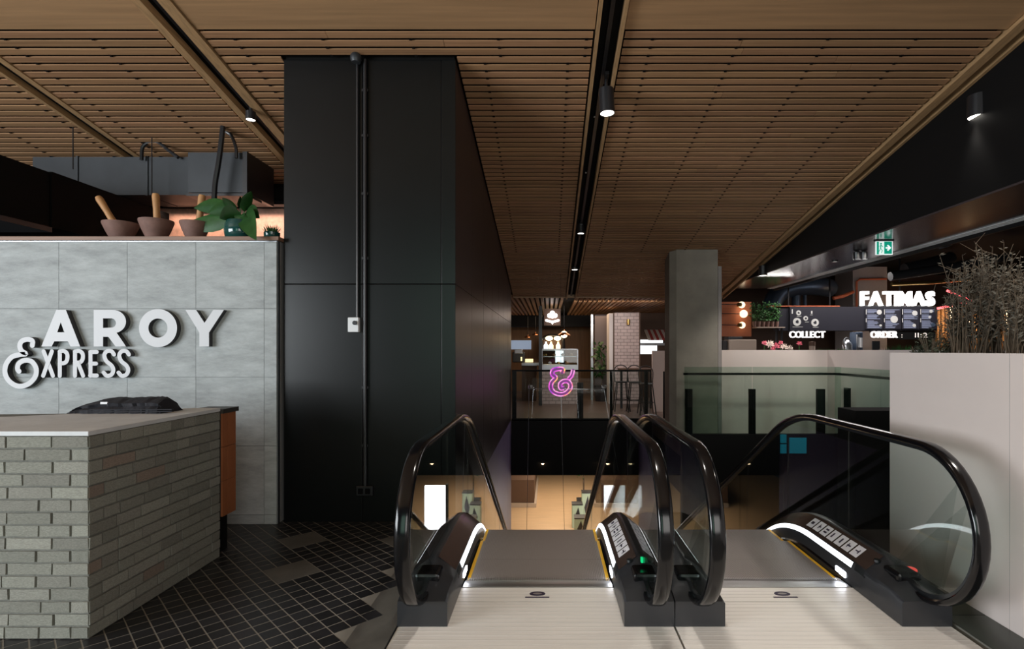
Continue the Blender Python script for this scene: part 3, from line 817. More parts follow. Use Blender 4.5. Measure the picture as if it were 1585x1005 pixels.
def deck_sweep(sec, cx, s, y0, y1, zlow=-.30):
    ys = []; y = y0
    while y < y1 - 1e-6:
        ys.append(y); y += .06 if y < 5.5 else .35
    ys.append(y1); secs = []
    for y in ys:
        b = zprof(y, YS); top = ramp(y); q = []
        for x, z in sec:
            zz = min(z, top) if z > 0 else (0.001 if y < 3.9 else z)
            q.append((cx + s * x, y, b + zz))
        secs.append(q)
    return MB().sweep(secs)
def strip_sweep(cx, s, y0, y1, a, b, lift=.004):
    secs = []; y = y0
    while y < y1 + 1e-6:
        bb_ = zprof(y, YS); k = ramp(y) / .262
        secs.append([(cx + s * (a[0] - lift), y, bb_ + a[1] * k), (cx + s * (b[0] - lift), y, bb_ + b[1] * k), (cx + s * (b[0] + .006), y, bb_ + b[1] * k - .004), (cx + s * (a[0] + .006), y, bb_ + a[1] * k)]); y += .06
    return MB().sweep(secs)
# tread mesh with real grooves
tm = MB(); tm.box(-.498, .498, -.2, .2, -.03, -.006)
k = -.49
while k < .487:
    tm.box(k, k + .0062, -.2, .2, -.007, 0); k += .0125
TREAD = tm.mesh('tread', 'tread_metal')
YMARK = [MB().box(a, a + .023, -.2, .2, -.006, .0012).mesh('edge_marking', 'yellow_line') for a in (-.50, .477)]
RISER = MB().box(-.498, .498, .185, .198, -.23, -.03).mesh('riser', 'tread_metal')

def escalator(cx, label, stickers):
    e = thing('escalator', label, 'escalator', (cx, 3.2, 0), 'pair of escalators')
    # floor plates
    fp = MB().box(cx - .797, cx + .797, 2.05, 3.44, -.05, -.002).build('floor_plate', 'plate_metal', e)
    MB().box(cx - .797, cx + .797, 3.447, 3.648, -.05, -.002).build('floor_plate', 'plate_metal', e)
    grooves = MB(); y = 2.1
    while y < 3.62:
        if abs(y - 3.44) > .02: grooves.box(cx - .795, cx + .795, y, y + .0035, -.0025, -.0012)
        y += .0467
    grooves.build('plate_grooves', 'plate_groove', fp)
    cb = MB().box(cx - .505, cx + .505, 3.651, 3.70, -.03, .002); cb.prism([(3.70, -.03), (3.70, .002), (3.765, -.004), (3.765, -.03)], 'x', cx - .505, cx + .505)
    cbo = cb.build('comb_plate', 'comb_metal', e)
    th = MB(); k = -.495
    while k < .495:
        th.box(cx + k, cx + k + .006, 3.765, 3.80, -.012, .003); k += .0125
    stuff(th.build('comb_teeth', 'comb_metal', cbo), 'fine comb teeth')
    # maker's emblem on the comb plate
    ex, ey = cx + .0, 3.555
    em = MB(); em.prism([(ex + .052 * math.cos(2 * math.pi * a / 24), ey + .030 * math.sin(2 * math.pi * a / 24)) for a in range(24)], 'z', -.002, .0005)
    emo = em.build('emblem', 'sticker_ink', e)
    MB().prism([(ex + .030 * math.cos(2 * math.pi * a / 20), ey + .012 * math.sin(2 * math.pi * a / 20)) for a in range(20)], 'z', .0005, .001).build('emblem_inlay', 'tread_metal', emo)
    MB().box(ex - .078, ex + .078, 3.497, 3.511, -.002, .0005).build('emblem_text_bar', 'sticker_ink', e)
    # steps
    y = 3.97
    for n in range(24):
        st = MB().box(-.498, .498, -.2, .2, -.05, -.031); z = zprof(y - .2, YS)
        o = inst('step', TREAD, (cx, y, z - .012), e)
        for ymk in YMARK:
            m_ = bpy.data.objects.new('edge_marking', ymk); m_.parent = o; COL.objects.link(m_)
        r_ = bpy.data.objects.new('riser', RISER); r_.parent = o; COL.objects.link(r_)
        slope = abs(z - zprof(y + .2, YS))
        y += .404 if slope < .05 else .404 * (1 if slope < .12 else .86 if slope > .2 else .93)
    for s in (-1, 1):
        X = cx + s * HX
        sideE = e
        deck_sweep(DECK_IN + [(.660, -.30)], cx, s, 3.13, 12.6).build('inner_deck', 'deck_black', e, True)
        deck_sweep(DECK_OUT + [(.660, -.30)], cx, s, 3.13, 12.6).build('outer_deck', 'deck_black', e, True)
        # bronze top of the inner deck
        secs = []; y = 3.52
        while y < 6.4:
            b = zprof(y, YS); secs.append([(cx + s * .529, y, b + .1705), (cx + s * .642, y, b + .2575), (cx + s * .640, y, b + .254), (cx + s * .531, y, b + .169)]); y += .07
        MB().sweep([[(p[0], p[1], p[2] + .0015) for p in q] for q in secs]).build('deck_cover', 'deck_bronze', e, True)
        strip_sweep(cx, s, 3.66, 7.2, (.512, .131), (.527, .166)).build('light_strip', 'led_strip', e)
        strip_sweep(cx, s, 3.50, 3.62, (.512, .131), (.527, .166)).build('strip_end_cap', 'rail_guide', e)
        MB().box(cx + s * .506, cx + s * .5125, 3.73, 3.85, .030, .068).build('comb_lamp', 'led_lamp', e)
        secs = []; y = 3.8
        while y < 7:
            b = zprof(y, YS); secs.append([(cx + s * .500, y, b + .028), (cx + s * .512, y, b + .040), (cx + s * .512, y, b + .020)]); y += .08
        MB().sweep(secs).build('skirt_brush', 'rubber_black', e)
        hr = rail_sweep(HP, X, .041, .017).build('handrail', 'rubber_black', e, True)
        rail_sweep(inset(HP, .028), X, .020, .012, False).build('rail_guide', 'rail_guide', e, True)
        # glass panes
        gi = inset(HP, .034)
        loop = [p for p in gi if p[0] <= 3.975 and p[1] >= .20]
        yend = 3.975
        gm_ = MB(); poly = [(yend, .255)] + [(3.05, .20)] + [p for p in loop if p[1] > .2] + [(yend, 1.016)]
        gm_.prism(poly, 'x', X - .005, X + .005).build('glass_pane', 'clear_glass', e)
        a = 3.983
        while a < 12:
            b = a + (1.0 if a < 4 else 1.25); ys = [a + (b - a) * k / 12 for k in range(13)]
            top = [(y, 1.016 + zprof(y, YH)) for y in ys]; bot = [(y, .255 + zprof(y, YS)) for y in ys]
            MB().prism(bot + top[::-1], 'x', X - .005, X + .005).build('glass_pane', 'clear_glass', e); a = b + .008
        # inlet box
        MB().box(X - .075, X + .075, 3.30, 3.46, .10, .235).build('handrail_inlet', 'rubber_black', e, bevel=.02)
        # outer cladding of the truss
        secs = []; y = 4.3
        while y < 12.4:
            b = zprof(y, YS); secs.append([(cx + s * .70, y, b - .28), (cx + s * .79, y, b - .28), (cx + s * .79, y, b - .95), (cx + s * .70, y, b - .95)]); y += .2
        MB().sweep(secs).build('truss_cladding', 'black_paint', e)
    MB().box(cx - .80, cx + .80, 3.9, 4.3, -1.0, -.33).build('truss_head', 'black_paint', e)
    if stickers:
        icons = [[(-.012, .012, -.02, .02)], [(-.02, .02, -.006, .006), (-.006, .006, -.022, .0)], [(-.02, -.006, -.02, .02), (.006, .02, -.02, .02)], [(-.02, .02, .0, .018)],
                 [(-.02, .02, -.012, .006)], [(-.005, .005, -.022, .022), (-.018, .018, .008, .016)], [(-.004, .004, -.022, .022), (-.016, .016, -.022, -.012)]]
        for k in range(7):
            yc = 4.34 - k * .104
            def D(u, v, lift, s=1):      # u across the deck, v along it
                xx = .587 + u * .86; zz = .166 + (xx - .525) * (.093 / .12) + zprof(yc + v, YS)
                return (cx + xx - lift * .6, yc + v, zz + .0035 + lift)
            mb = MB(); mb.add([D(-.042, -.043, 0), D(.042, -.043, 0), D(.042, .043, 0), D(-.042, .043, 0)] + [D(-.042, -.043, .001), D(.042, -.043, .001), D(.042, .043, .001), D(-.042, .043, .001)],
                              [(0, 1, 2, 3), (4, 5, 6, 7), (0, 1, 5, 4), (1, 2, 6, 5), (2, 3, 7, 6), (3, 0, 4, 7)])
            so = mb.build('safety_sticker', 'sticker_white', e)
            ik = MB()
            for (u0, u1, v0, v1) in icons[k]: ik.add([D(u0, v0, .0022), D(u1, v0, .0022), D(u1, v1, .0022), D(u0, v1, .0022)], [(0, 1, 2, 3)])
            ik.build('pictogram', 'sticker_ink', so)
        MB().tube([(cx + .60, 3.515, .225), (cx + .60, 3.515, .24)], .02, 14).build('key_switch', 'rail_guide', e, True)
    return e
E1 = escalator(-.077, 'left escalator going down beside the black wall', True)
E2 = escalator(1.530, 'right escalator going down beside the pale wall', True)
# stop button on the right escalator, green lamps
MB().lathe((1.530 + .74, 3.40, .222), [(.001, .010), (.028, .009), (.036, .003), (.036, -.01)], 18).build('stop_button', 'red_button', E2, True)
MB().box(-.077 + .655, -.077 + .668, 3.40, 3.425, .262, .292).build('direction_lamp', 'green_lamp', E1)
tag(bx('pit_edge', 'black_metal', VX0 - .003, VX0 + .003, 2.05, 5.0, -.04, .001), 'thin dark metal edge between tile floor and left escalator plate', 'floor trim')

# ------------------------------------------------------------------ pale wall and planter on the right
PX = 2.63; PZ = 1.58
pwm = MB(); pwm.box(PX, PX + .10, -1.5, 4.18, 0, PZ); pwm.box(PX + .10, 5.6, 4.08, 4.18, 0, PZ); pwm.box(5.5, 5.6, -1.5, 4.08, 0, PZ)
pw = struct(pwm.build('wall_right', 'pink_wall'), 'pale pink planter wall beside the right escalator')
bx('joint', 'concrete_light', PX - .0008, PX + .002, X_(0, 0) + 3.09, 3.0925, 0, PZ, pw)
bx('soil', 'planter_soil', PX + .1, 5.5, -1.4, 4.08, PZ - .12, PZ - .06, pw)
tag(bx('black_cabinet', 'black_void', X_(1324, 4.9), 3.6, 4.9, 5.2, -.6, Z_(636, 4.9)), 'black cladding box behind the end of the pale wall', 'cabinet')

def dry_plant(px, Y, h, n, label, spread=.10, m='dry_twig', leafm='dry_leaf', nleaf=10):
    b = W(px, 546, Y); x0 = b.x
    t = thing('dry_plant', label, 'plant', (x0, Y, PZ - .07), 'dry plants in the planter')
    st = MB(); lf = MB()
    for k in range(n):
        an = random.uniform(0, 6.28); r0 = random.uniform(0, .05); lean = random.uniform(.1, 1.) * spread * random.choice((1, 1, 1.3, 2.2)); hh = h * random.uniform(.5, 1.)
        pts = []
        for i in range(5):
            tt = i / 4
            pts.append(Vector((x0 + (r0 + lean * tt ** 1.3) * math.cos(an) + random.uniform(-.012, .012), min(4.03, Y + (r0 + lean * tt ** 1.3) * math.sin(an) + random.uniform(-.012, .012)), PZ - .07 + hh * tt)))
        st.tube(pts, [.0036, .0034, .0028, .0022, .0012], 4)
        for q in range(nleaf):
            tt = random.uniform(.35, 1.); i = min(3, int(tt * 4)); p = pts[i].lerp(pts[i + 1], tt * 4 - i)
            d = Vector((random.uniform(-1, 1), random.uniform(-1, 1), random.uniform(-.1, 1))).normalized() * random.uniform(.015, .05)
            s = d.orthogonal().normalized() * .0065
            lf.add([p - s * .4, p + d * .5 - s, p + d, p + d * .5 + s], [(0, 1, 2, 3)])
            if random.random() < .14:
                e = p + Vector((random.uniform(-1, 1), random.uniform(-.4, .4), random.uniform(.2, 1))).normalized() * random.uniform(.06, .14)
                st.tube([p, e], [.0022, .0012], 3, False)
    stuff(st.build('twigs', m, t)); stuff(lf.build('dry_leaves', leafm, t, fix=False))
spec = [(1470, 3.95, .52, 12, .08), (1483, 3.85, .72, 20, .08), (1497, 3.95, .78, 24, .10), (1511, 3.75, .80, 24, .10), (1525, 3.95, .86, 24, .11), (1538, 3.8, .84, 22, .10),
        (1552, 3.9, .70, 24, .12), (1566, 3.7, .66, 26, .12), (1580, 3.85, .72, 26, .12), (1600, 3.8, .72, 22, .12), (1625, 3.7, .7, 18, .12)]
ords = ['leftmost', 'second from left', 'third from left', 'fourth from left', 'fifth from left, tallest', 'sixth from left', 'seventh from left', 'eighth from left', 'ninth from left', 'right edge of the picture', 'beyond the right edge']
for (px, Y, h, n, sp), od in zip(spec, ords): dry_plant(px, Y, h, n, 'tall dry grey-brown twiggy plant in the planter, ' + od, sp, nleaf=26)
def low_bush(px, Y, rw, h, label, m='bush_green', n=500):
    b = W(px, 546, Y); t = thing('low_bush', label, 'plant', (b.x, Y, PZ - .07), 'low bushes in the planter'); g = MB(); st = MB()
    for k in range(16):
        an = random.uniform(0, 6.28); st.tube([(b.x, Y, PZ - .07), (b.x + rw * .7 * math.cos(an), min(4.02, Y + rw * .7 * math.sin(an)), PZ - .07 + h * random.uniform(.5, .9))], .003, 4)
    for k in range(n):
        an = random.uniform(0, 6.28); u = random.random() ** .5; ph = random.uniform(0, 1.5)
        p = Vector((b.x + rw * u * math.cos(an) * math.cos(ph * .6), min(4.03, Y + rw * u * math.sin(an) * math.cos(ph * .6)), PZ - .06 + h * random.uniform(.1, 1) * (1 - .5 * u * u)))
        d = Vector((random.uniform(-1, 1), random.uniform(-1, 1), random.uniform(0, 1.2))).normalized() * random.uniform(.015, .04); s = d.orthogonal().normalized() * .0035
        g.add([p - s, p + s, p + d], [(0, 1, 2)])
    st.build('stems', 'dry_twig', t); stuff(g.build('needles', m, t, fix=False))
low_bush(1440, 3.9, .10, .24, 'low grey-green bush at the left end of the planter')
low_bush(1458, 3.95, .08, .18, 'low grey-green bush at the foot of the leftmost dry plant')
low_bush(1422, 3.98, .06, .13, 'small fine bush at the planter wall corner')

# ------------------------------------------------------------------ far side of the void: balustrades, column
def balustrade(name, label, Y, x0, x1, posts, zr, z0, panes, glassm='green_glass', zg=None):
    t = thing(name, label, 'balustrade', ((x0 + x1) / 2, Y, z0))
    MB().box(x0, x1, Y - .02, Y + .02, zr - .02, zr + .02).build('top_rail', 'black_paint', t)
    for p, hw in posts: MB().box(p - hw, p + hw, Y - .03, Y + .03, z0, zr - .02 - (.25 if hw > .05 else 0)).build('post', 'black_paint', t)
    for a, b in zip(panes, panes[1:]): MB().box(a + .006, b - .006, Y - .046, Y - .034, z0 - .02, zg or zr).build('glass_pane', glassm, t)
    MB().box(x0, x1, Y - .05, Y + .05, z0 - .06, z0).build('base_channel', 'black_paint', t)
    return t
YB1 = 12.45
balustrade('glass_balustrade', 'long glass balustrade at the far end of the escalator void', YB1, -.86, 2.35,
           [(X_(796, YB1), .05), (X_(898, YB1), .07), (X_(946, YB1), .03), (X_(1000, YB1), .04), (X_(1030, YB1), .05)], Z_(574, YB1), .03,
           [-.86, X_(898, YB1), X_(1000, YB1), 2.35], 'clear_glass')
YB2 = 9.68
balustrade('glass_balustrade', 'greenish glass balustrade in front of the concrete column', YB2, X_(1058, YB2), 5.2,
           [(X_(1066, YB2), .06), (X_(1164, YB2), .055), (X_(1270, YB2), .07)], Z_(579, YB2), .1, [X_(1058, YB2), X_(1163, YB2), 5.2], zg=Z_(568, YB2))
t = thing('glass_balustrade', 'glass balustrade along the right side of the void, partly behind the pale wall', 'balustrade', (5.1, 7.5, 0))
XB3 = 5.12
MB().box(XB3 - .02, XB3 + .02, 4.4, YB2, Z_(579, YB2) - .02, Z_(579, YB2) + .02).build('top_rail', 'black_paint', t)
for y in (9.3, 7.95, 6.6, 5.2): MB().box(XB3 - .03, XB3 + .03, y - .06, y + .06, .1, .95).build('post', 'black_paint', t)
for a, b in ((9.62, 8.3), (8.29, 6.9), (6.89, 5.5)): MB().box(XB3 - .046, XB3 - .034, b, a, .08, Z_(568, YB2)).build('glass_pane', 'green_glass', t)
MB().box(XB3 - .05, XB3 + .05, 4.4, YB2, .02, .1).build('base_channel', 'black_paint', t)
# pale planter walls behind the glass
pf = MB(); pf.box(3.30, 5.42, 10.35, 10.45, .0, PZ + .02); pf.box(5.32, 5.42, 4.25, 10.35, -.35, PZ + .02)
struct(pf.build('wall_far', 'pink_wall'), 'low pale pink wall behind the glass balustrade')
bx_s = struct(bx('wall_side', 'black_paint', 5.31, 5.33, 4.3, 9.6, -1.6, .05), 'black fascia on the right side of the void')
CYc = 9.87
col = thing('concrete_column', 'square raw concrete column rising to the slat ceiling', 'column', (X_(1078, CYc), CYc + .3, 0))
MB().prism([(X_(1047, CYc), CYc), (X_(1111, CYc), CYc), (X_(1111, CYc), CYc + .55), (X_(1037, CYc + .1), CYc + .55), (X_(1036, CYc + .1), CYc + .1)], 'z', 0, cz(CYc) + .05).build('shaft', 'concrete', col)
MB().box(X_(1112, CYc), X_(1117.5, CYc), CYc + .02, CYc + .5, 0, Z_(412, CYc)).build('corner_strip', 'concrete_light', col)
# teal-lit window in the void side
tl = thing('lit_window', 'small dim teal lit window seen through the right escalator glass', 'window', W(1228, 700, 9.58))
for (u0, u1, v0, v1) in ((1208, 1217, 673, 686), (1208, 1217, 688, 702), (1222, 1248, 678, 702)):
    a = W(u0, v0, 9.6); b = W(u1, v1, 9.6); MB().box(a.x, b.x, 9.59, 9.615, b.z, a.z).build('pane', 'teal_screen', tl)

# ------------------------------------------------------------------ hanging ampersand neon
AY = 11.2
an = thing('neon_ampersand', 'glowing purple and pink neon ampersand hung over the escalator void', 'neon sign', W(868, 614, AY))
def A3(p, Y=AY): return W(p[0], p[1], Y)
amp_path = [(886, 573), (884, 580), (881, 585), (873, 588), (866, 592), (864, 599), (869, 603), (875, 600), (874, 594)]
amp_out = [(886, 574), (886, 581), (881, 588), (874, 590), (867, 593), (865, 599), (870, 603), (876, 600), (882, 592), (887, 599), (883, 608), (875, 613), (865, 613), (855, 609), (850, 601), (851, 591), (857, 586), (852, 579), (854, 572), (863, 570), (870, 571), (870, 576)]
def double_outline(pts, off):
    P = crom([A3(p) for p in pts], 5); n = len(P); rb = MB()
    for sg in (-1, 1):
        Q = []
        for i, p in enumerate(P):
            d = (P[min(i + 1, n - 1)] - P[max(i - 1, 0)]).normalized(); Q.append(p + Vector((-d.z, 0, d.x)) * off * sg)
        MB().tube(Q, .014, 6).build('neon_tube', 'neon_rainbow', an, True)
    ribbon(rb, [(p[0], p[2]) for p in P], off * 1.8, AY + .02, AY + .05, smooth=False); rb.build('neon_backing', 'neon_body', an)
double_outline([(870, 577), (871, 572), (863, 571.5), (856, 574), (855, 580), (860, 585), (854, 592), (852.5, 600), (857, 607), (866, 610.5), (875, 609), (881.5, 603), (883, 596), (879, 590.5), (872, 590.5), (867, 595), (868, 601), (873, 601)], .036)
double_outline([(887, 573), (885, 581), (880, 587)], .030)
MB().tube([A3((818, 602)), A3((935, 603))], .009, 6).build('spreader_bar', 'steel', an)
for a, b in (((818, 602), (818, 597)), ((935, 603), (931, 597)), ((935, 603), (940, 597))): MB().tube([A3(a), A3(b)], .012, 6).build('clamp', 'steel', an)
for px, to in ((819, (815, 840)), (868, (874, 840)), (935, (962, 760))):
    MB().tube([A3((px, 612 if px == 868 else 603)), A3(to)], .004, 5).build('guy_wire', 'steel', an)
MB().tube([A3((868, 571)), (A3((868, 571)).x, AY, cz(AY))], .003, 5).build('hanger_wire', 'black_metal', an)

# ------------------------------------------------------------------ spot lamps on the tracks
def spotlight(c, r, h, tilt, label, power, target, ztrack, m='black_metal'):
    """c = centre of the glowing face"""
    c = Vector(c); d = (Vector(target) - c).normalized(); d = Vector((0, 0, -1)).lerp(d, tilt).normalized()
    t = thing('track_spotlight', label, 'spotlight', c, 'ceiling spotlights')
    top = c - d * h; q = d.to_track_quat('Z', 'Y')
    mb = MB(); n = 24
    prof = [(.55 * r, -h * 1.0), (r, -h * .97), (r, 0), (r * .9, 0), (r * .86, -.008)]
    vs = []
    for rr, z in prof:
        for k in range(n): vs.append(c + q @ Vector((rr * math.cos(2 * math.pi * k / n), rr * math.sin(2 * math.pi * k / n), z)))
    fs = []
    for i in range(len(prof) - 1):
        for k in range(n): fs.append((i * n + k, i * n + (k + 1) % n, (i + 1) * n + (k + 1) % n, (i + 1) * n + k))
    fs.append(tuple(range(n))); mb.add(vs, fs); mb.build('housing', m, t, True, fix=True)
    fv = [c + q @ Vector((r * .86 * math.cos(2 * math.pi * k / n), r * .86 * math.sin(2 * math.pi * k / n), -.006)) for k in range(n)]
    MB().add(fv, [tuple(range(n))]).build('lens', 'led_face', t, fix=False)
    MB().tube([top + d * .02, (top.x, top.y, ztrack)], .016, 8).build('stem', m, t)
    MB().box(top.x - .02, top.x + .02, top.y - .10, top.y + .10, ztrack - .03, ztrack).build('adapter', m, t)
    if power: spot('lamp_of_track_spotlight', c + d * .01, c + d * 3, power, 60)
Y = 5.35; f = W(940, 176, Y)
spotlight(f, .076, .25, .55, 'black cylinder spotlight on the middle ceiling track, nearest one', 60, (.9, 5.0, 0), cz(Y) + .06)
Y = 5.32; f = W(1514, 182, Y)
spotlight(f, .095, .22, .25, 'large black cylinder spotlight at the upper right by the bulkhead', 60, (3.6, 5.0, 0), cz(Y) + .06)
Y = 8.9; f = W(900, 362, Y); spotlight((.52, Y, Z_(362, Y)), .06, .20, .1, 'second spotlight along the middle track, unlit looking', 0, (.5, 9, 0), cz(Y) + .06)
Y = 11.0; spotlight((.52, Y, Z_(418, Y)), .07, .26, .0, 'third spotlight along the middle track, near the far end', 15, (.5, 11, 0), cz(Y) + .06)
Y = 3.0; spotlight((.52, Y, cz(Y) - .2), .076, .25, .3, 'black spotlight added out of view on the middle track to brighten the escalator landing', 230, (.2, 3.3, 0), cz(Y) + .06)  # added out of view to brighten the floor plates
spotlight((4.08, Y, cz(Y) - .2), .076, .25, .6, 'black spotlight added out of view on the right track to brighten the escalator landing', 230, (2.0, 3.2, .3), cz(Y) + .06)  # second added spot, aimed at the right floor plate
for k, yy in enumerate((7.7, 9.0)):  # added lamps that brighten the front of the far pale wall
    c = Vector((4.75, yy, SZ)); t = thing('soffit_fill_lamp', 'small round fill lamp added in the glossy soffit, ' + ('nearer' if k == 0 else 'farther') + ' one', 'downlight', c, 'added soffit fill lamps')
    MB().lathe(c, [(.05, .0), (.05, -.014), (.034, -.014), (.034, -.003)], 18).build('ring', 'black_metal', t, True)
    MB().lathe(c, [(.001, -.004), (.034, -.004)], 18).build('lens', 'led_face', t)
    spot('lamp_of_soffit_fill', c + Vector((0, 0, -.02)), (4.2 - .5 * k, 10.35, .9), 130, 75)
Y = 10.6; spotlight((X_(1181, Y), Y, Z_(427, Y)), .08, .2, .0, 'small black spotlight at the far end of the bulkhead track', 20, (4.1, 10.6, 0), cz(Y) + .06)
Y = 5.75; spotlight((X_(388, Y), Y, Z_(186, Y)), .05, .09, .0, 'small dark spotlight in the track slot left of the black wall', 0, (-3.2, 5.8, 0), cz(Y) + .06)
for k, (px, py, Y) in enumerate(((920, 212, 5.95), (907, 284, 7.15), (1409, 219, 6.1), (1222, 368, 9.2))):
    c = W(px, py, Y); tag(MB().ball((c.x, Y, cz(Y) + .02), .012, 6).build('track_pin', 'steel'), 'tiny bright fixing stud in the ' + ('middle' if k < 2 else 'right') + ' track slot, ' + ('nearer' if k % 2 == 0 else 'farther') + ' one', 'stud', 'track studs')

# ------------------------------------------------------------------ exit sign, emergency lamps on the soffit
EYs = 7.3
ex = thing('exit_sign', 'green running-man exit sign with arrow under the glossy soffit', 'exit sign', (X_(1368, EYs), EYs, SZ - .18))
a = W(1355.5, 373, EYs); b = W(1381, 393.5, EYs); zt = SZ - .012; zb_ = zt - .185; xl, xr = a.x, b.x
MB().box(xl - .01, xr + .01, EYs - .03, EYs + .03, SZ - .014, SZ).build('mount', 'black_metal', ex)
MB().box(xl, xr, EYs - .012, EYs + .012, zb_, zt - .004).build('housing', 'exit_white', ex)
xm = xl + (xr - xl) * .46
MB().box(xm + .004, xr - .014, EYs - .016, EYs - .012, zb_ + .012, zt - .008).build('arrow_field', 'exit_green', ex)
MB().box(xl + .006, xl + .034, EYs - .016, EYs - .012, zb_ + .004, zt - .008).build('door_field', 'exit_green', ex)
ar = MB(); yc = (zb_ + zt) / 2; x0 = xm + .022; x1 = xr - .034
ar.box(x0, x1 - .01, EYs - .02, EYs - .016, yc - .011, yc + .011)
ar.prism([(x1 + .008, yc), (x1 - .032, yc + .042), (x1 - .048, yc + .03), (x1 - .016, yc), (x1 - .048, yc - .03), (x1 - .032, yc - .042)], 'y', EYs - .02, EYs - .016)
ar.build('arrow', 'exit_white', ex)
rm = MB(); rx = xl + .062; rz = yc
rm.prism([(rx + .012 * math.cos(k), rz + .058 + .012 * math.sin(k)) for k in [2 * math.pi * i / 10 for i in range(10)]], 'y', EYs - .017, EYs - .012)
for p, q in (((rx, rz + .045), (rx - .006, rz - .01)), ((rx, rz + .035), (rx + .026, rz + .012)), ((rx, rz + .035), (rx - .024, rz + .02)), ((rx - .006, rz - .01), (rx + .016, rz - .035)), ((rx + .016, rz - .035), (rx + .004, rz - .07)), ((rx - .006, rz - .01), (rx - .028, rz - .05))):
    rm.bar((p[0], EYs - .0145, p[1]), (q[0], EYs - .0145, q[1]), .012, .005)
rm.build('running_figure', 'exit_green', ex)
el = thing('emergency_light', 'twin-head emergency lamp under the glossy soffit beside the exit sign', 'lamp', (X_(1331, 8.1), 8.1, SZ - .1))
for px in (1326, 1337):
    xx = X_(px, 8.1); MB().lathe((xx, 8.1, SZ - .13), [(.045, .0), (.052, .02), (.052, .11), (.02, .13)], 16).build('head', 'black_metal', el, True)
    MB().lathe((xx, 8.1, SZ - .13), [(.001, -.002), (.045, -.002), (.05, .012), (.045, .014)], 16).build('rim', 'steel', el, True)

# ------------------------------------------------------------------ lower floor things
tag(bx('light_panel', 'light_panel', 1.66, 2.30, 16.5, 16.6, -4.2, -2.55), 'bright white lit display panel on the level below', 'light panel')
tag(MB().box(1.60, 1.66, 16.45, 16.65, -4.2, -2.5).build('panel_post', 'black_paint'), 'black post beside the lit panel on the level below', 'post')
for k, (x, y, h, lb) in enumerate(((.92, 17.6, .75, 'mint recycling bin with dark leaf print, front one'), (.95, 16.6, .62, 'mint recycling bin in front of the first, lower one'), (1.28, 18.3, .95, 'tall mint planter cabinet beside the bins'))):
    t = thing('recycling_bin', lb + ' on the level below', 'bin', (x, y, -4.2), 'mint bins on the level below')
    MB().box(x - .17, x + .17, y, y + .35, -4.2, -4.2 + h).build('body', 'mint', t, bevel=.01)
    MB().box(x - .18, x + .18, y - .01, y + .36, -4.2 + h, -4.2 + h + .03).build('lid', 'black_metal', t)
    mb = MB(); mb.prism([(x - .02, -4.2 + h * .15), (x + .10, -4.2 + h * .5), (x + .03, -4.2 + h * .92), (x - .09, -4.2 + h * .5)], 'y', y - .006, y + .002); mb.build('leaf_print', 'black_metal', t)
lt = thing('indoor_shrub', 'dark leafy shrub on the level below behind the mint bins', 'plant', (1.2, 19.6, -4.2))
g = MB()
for k in range(420):
    d = Vector((random.gauss(0, 1), random.gauss(0, 1), random.gauss(0, 1))).normalized() * random.uniform(.1, .55); p = Vector((1.25, 19.6, -2.5)) + d
    e = Vector((random.uniform(-1, 1), random.uniform(-1, 1), random.uniform(-1, 1))).normalized() * .12; s = e.orthogonal().normalized() * .03
    g.add([p, p + e * .5 + s, p + e, p + e * .5 - s], [(0, 1, 2, 3)])
stuff(g.build('foliage', 'leaf_green', lt, fix=False)); MB().tube([(1.25, 19.6, -3.8), (1.25, 19.6, -2.5)], .03, 8).build('trunk', 'dry_twig', lt)
MB().box(1.0, 1.5, 19.35, 19.85, -4.2, -3.8).build('pot', 'black_metal', lt)
lk = thing('low_kiosk', 'brown low kiosk with pale edge at the left of the lower floor', 'kiosk', (-1.1, 21.5, -4.2))
MB().box(-2.2, -.55, 20.0, 24, -4.2, -3.2).build('body', 'brown_panel', lk); MB().box(-2.2, -.47, 19.92, 24, -4.2, -4.05).build('kick_edge', 'beige_metal', lk)
for k, (px, Y) in enumerate(((840, 12.33), (930, 12.33), (972, 12.33))):
    c = Vector((X_(px, Y), Y, Z_(717, Y))); t = thing('ceiling_downlight', 'small bright lamp on the black fascia of the void, ' + ('left', 'middle', 'right')[k] + ' one', 'downlight', c, 'downlights of the level below')
    MB().lathe(c, [(.001, .06), (.046, .06), (.046, -.0), (.036, -.0)], 14).build('housing', 'black_metal', t); MB().ball((c.x, c.y, c.z - .005), .033, 8).build('bulb', 'neon_warm', t, True)

# ------------------------------------------------------------------ cafe far centre
struct(bx('wall_far', 'brown_panel', -2.45, -2.35, 12.6, 21.0, 0, 3.0), 'dark side wall of the cafe')
struct(bx('wall_far', 'warm_timber', -2.5, 1.75, 21.0, 21.1, 0, 2.9), 'warm timber wall at the back of the cafe')
struct(bx('wall_far', 'brown_panel', 1.45, 4.2, 19.0, 19.1, 0, 2.5), 'dusky brown partition right of the cafe')
tag(bx('partition_panel', 'dusk_panel', X_(921, 17.5), X_(946, 17.5), 17.5, 17.6, 0, Z_(487, 17.5)), 'dusky pink partition panel left of the tiled column', 'partition')
tag(bx('steel_post', 'steel', X_(914.5, 17.4), X_(918, 17.4), 17.35, 17.45, 0, Z_(487, 17.4)), 'slim shiny steel post at the edge of the dusky partition', 'post')
tcx = thing('tiled_column', 'column clad in pale pinkish tiles with a small brass wall lamp', 'column', (X_(968, 16), 16.3, 0))
MB().box(X_(951, 16), X_(989.5, 16), 16, 16.7, 0, Z_(484, 16)).build('shaft', 'white_tile', tcx)
MB().box(X_(943, 16), X_(949, 16), 16.02, 16.7, 0, Z_(485, 16)).build('light_edge', 'stripe_white', tcx)
MB().box(X_(949, 16), X_(951, 16), 15.99, 16.1, 0, Z_(484, 16)).build('corner_trim', 'brown_panel', tcx)
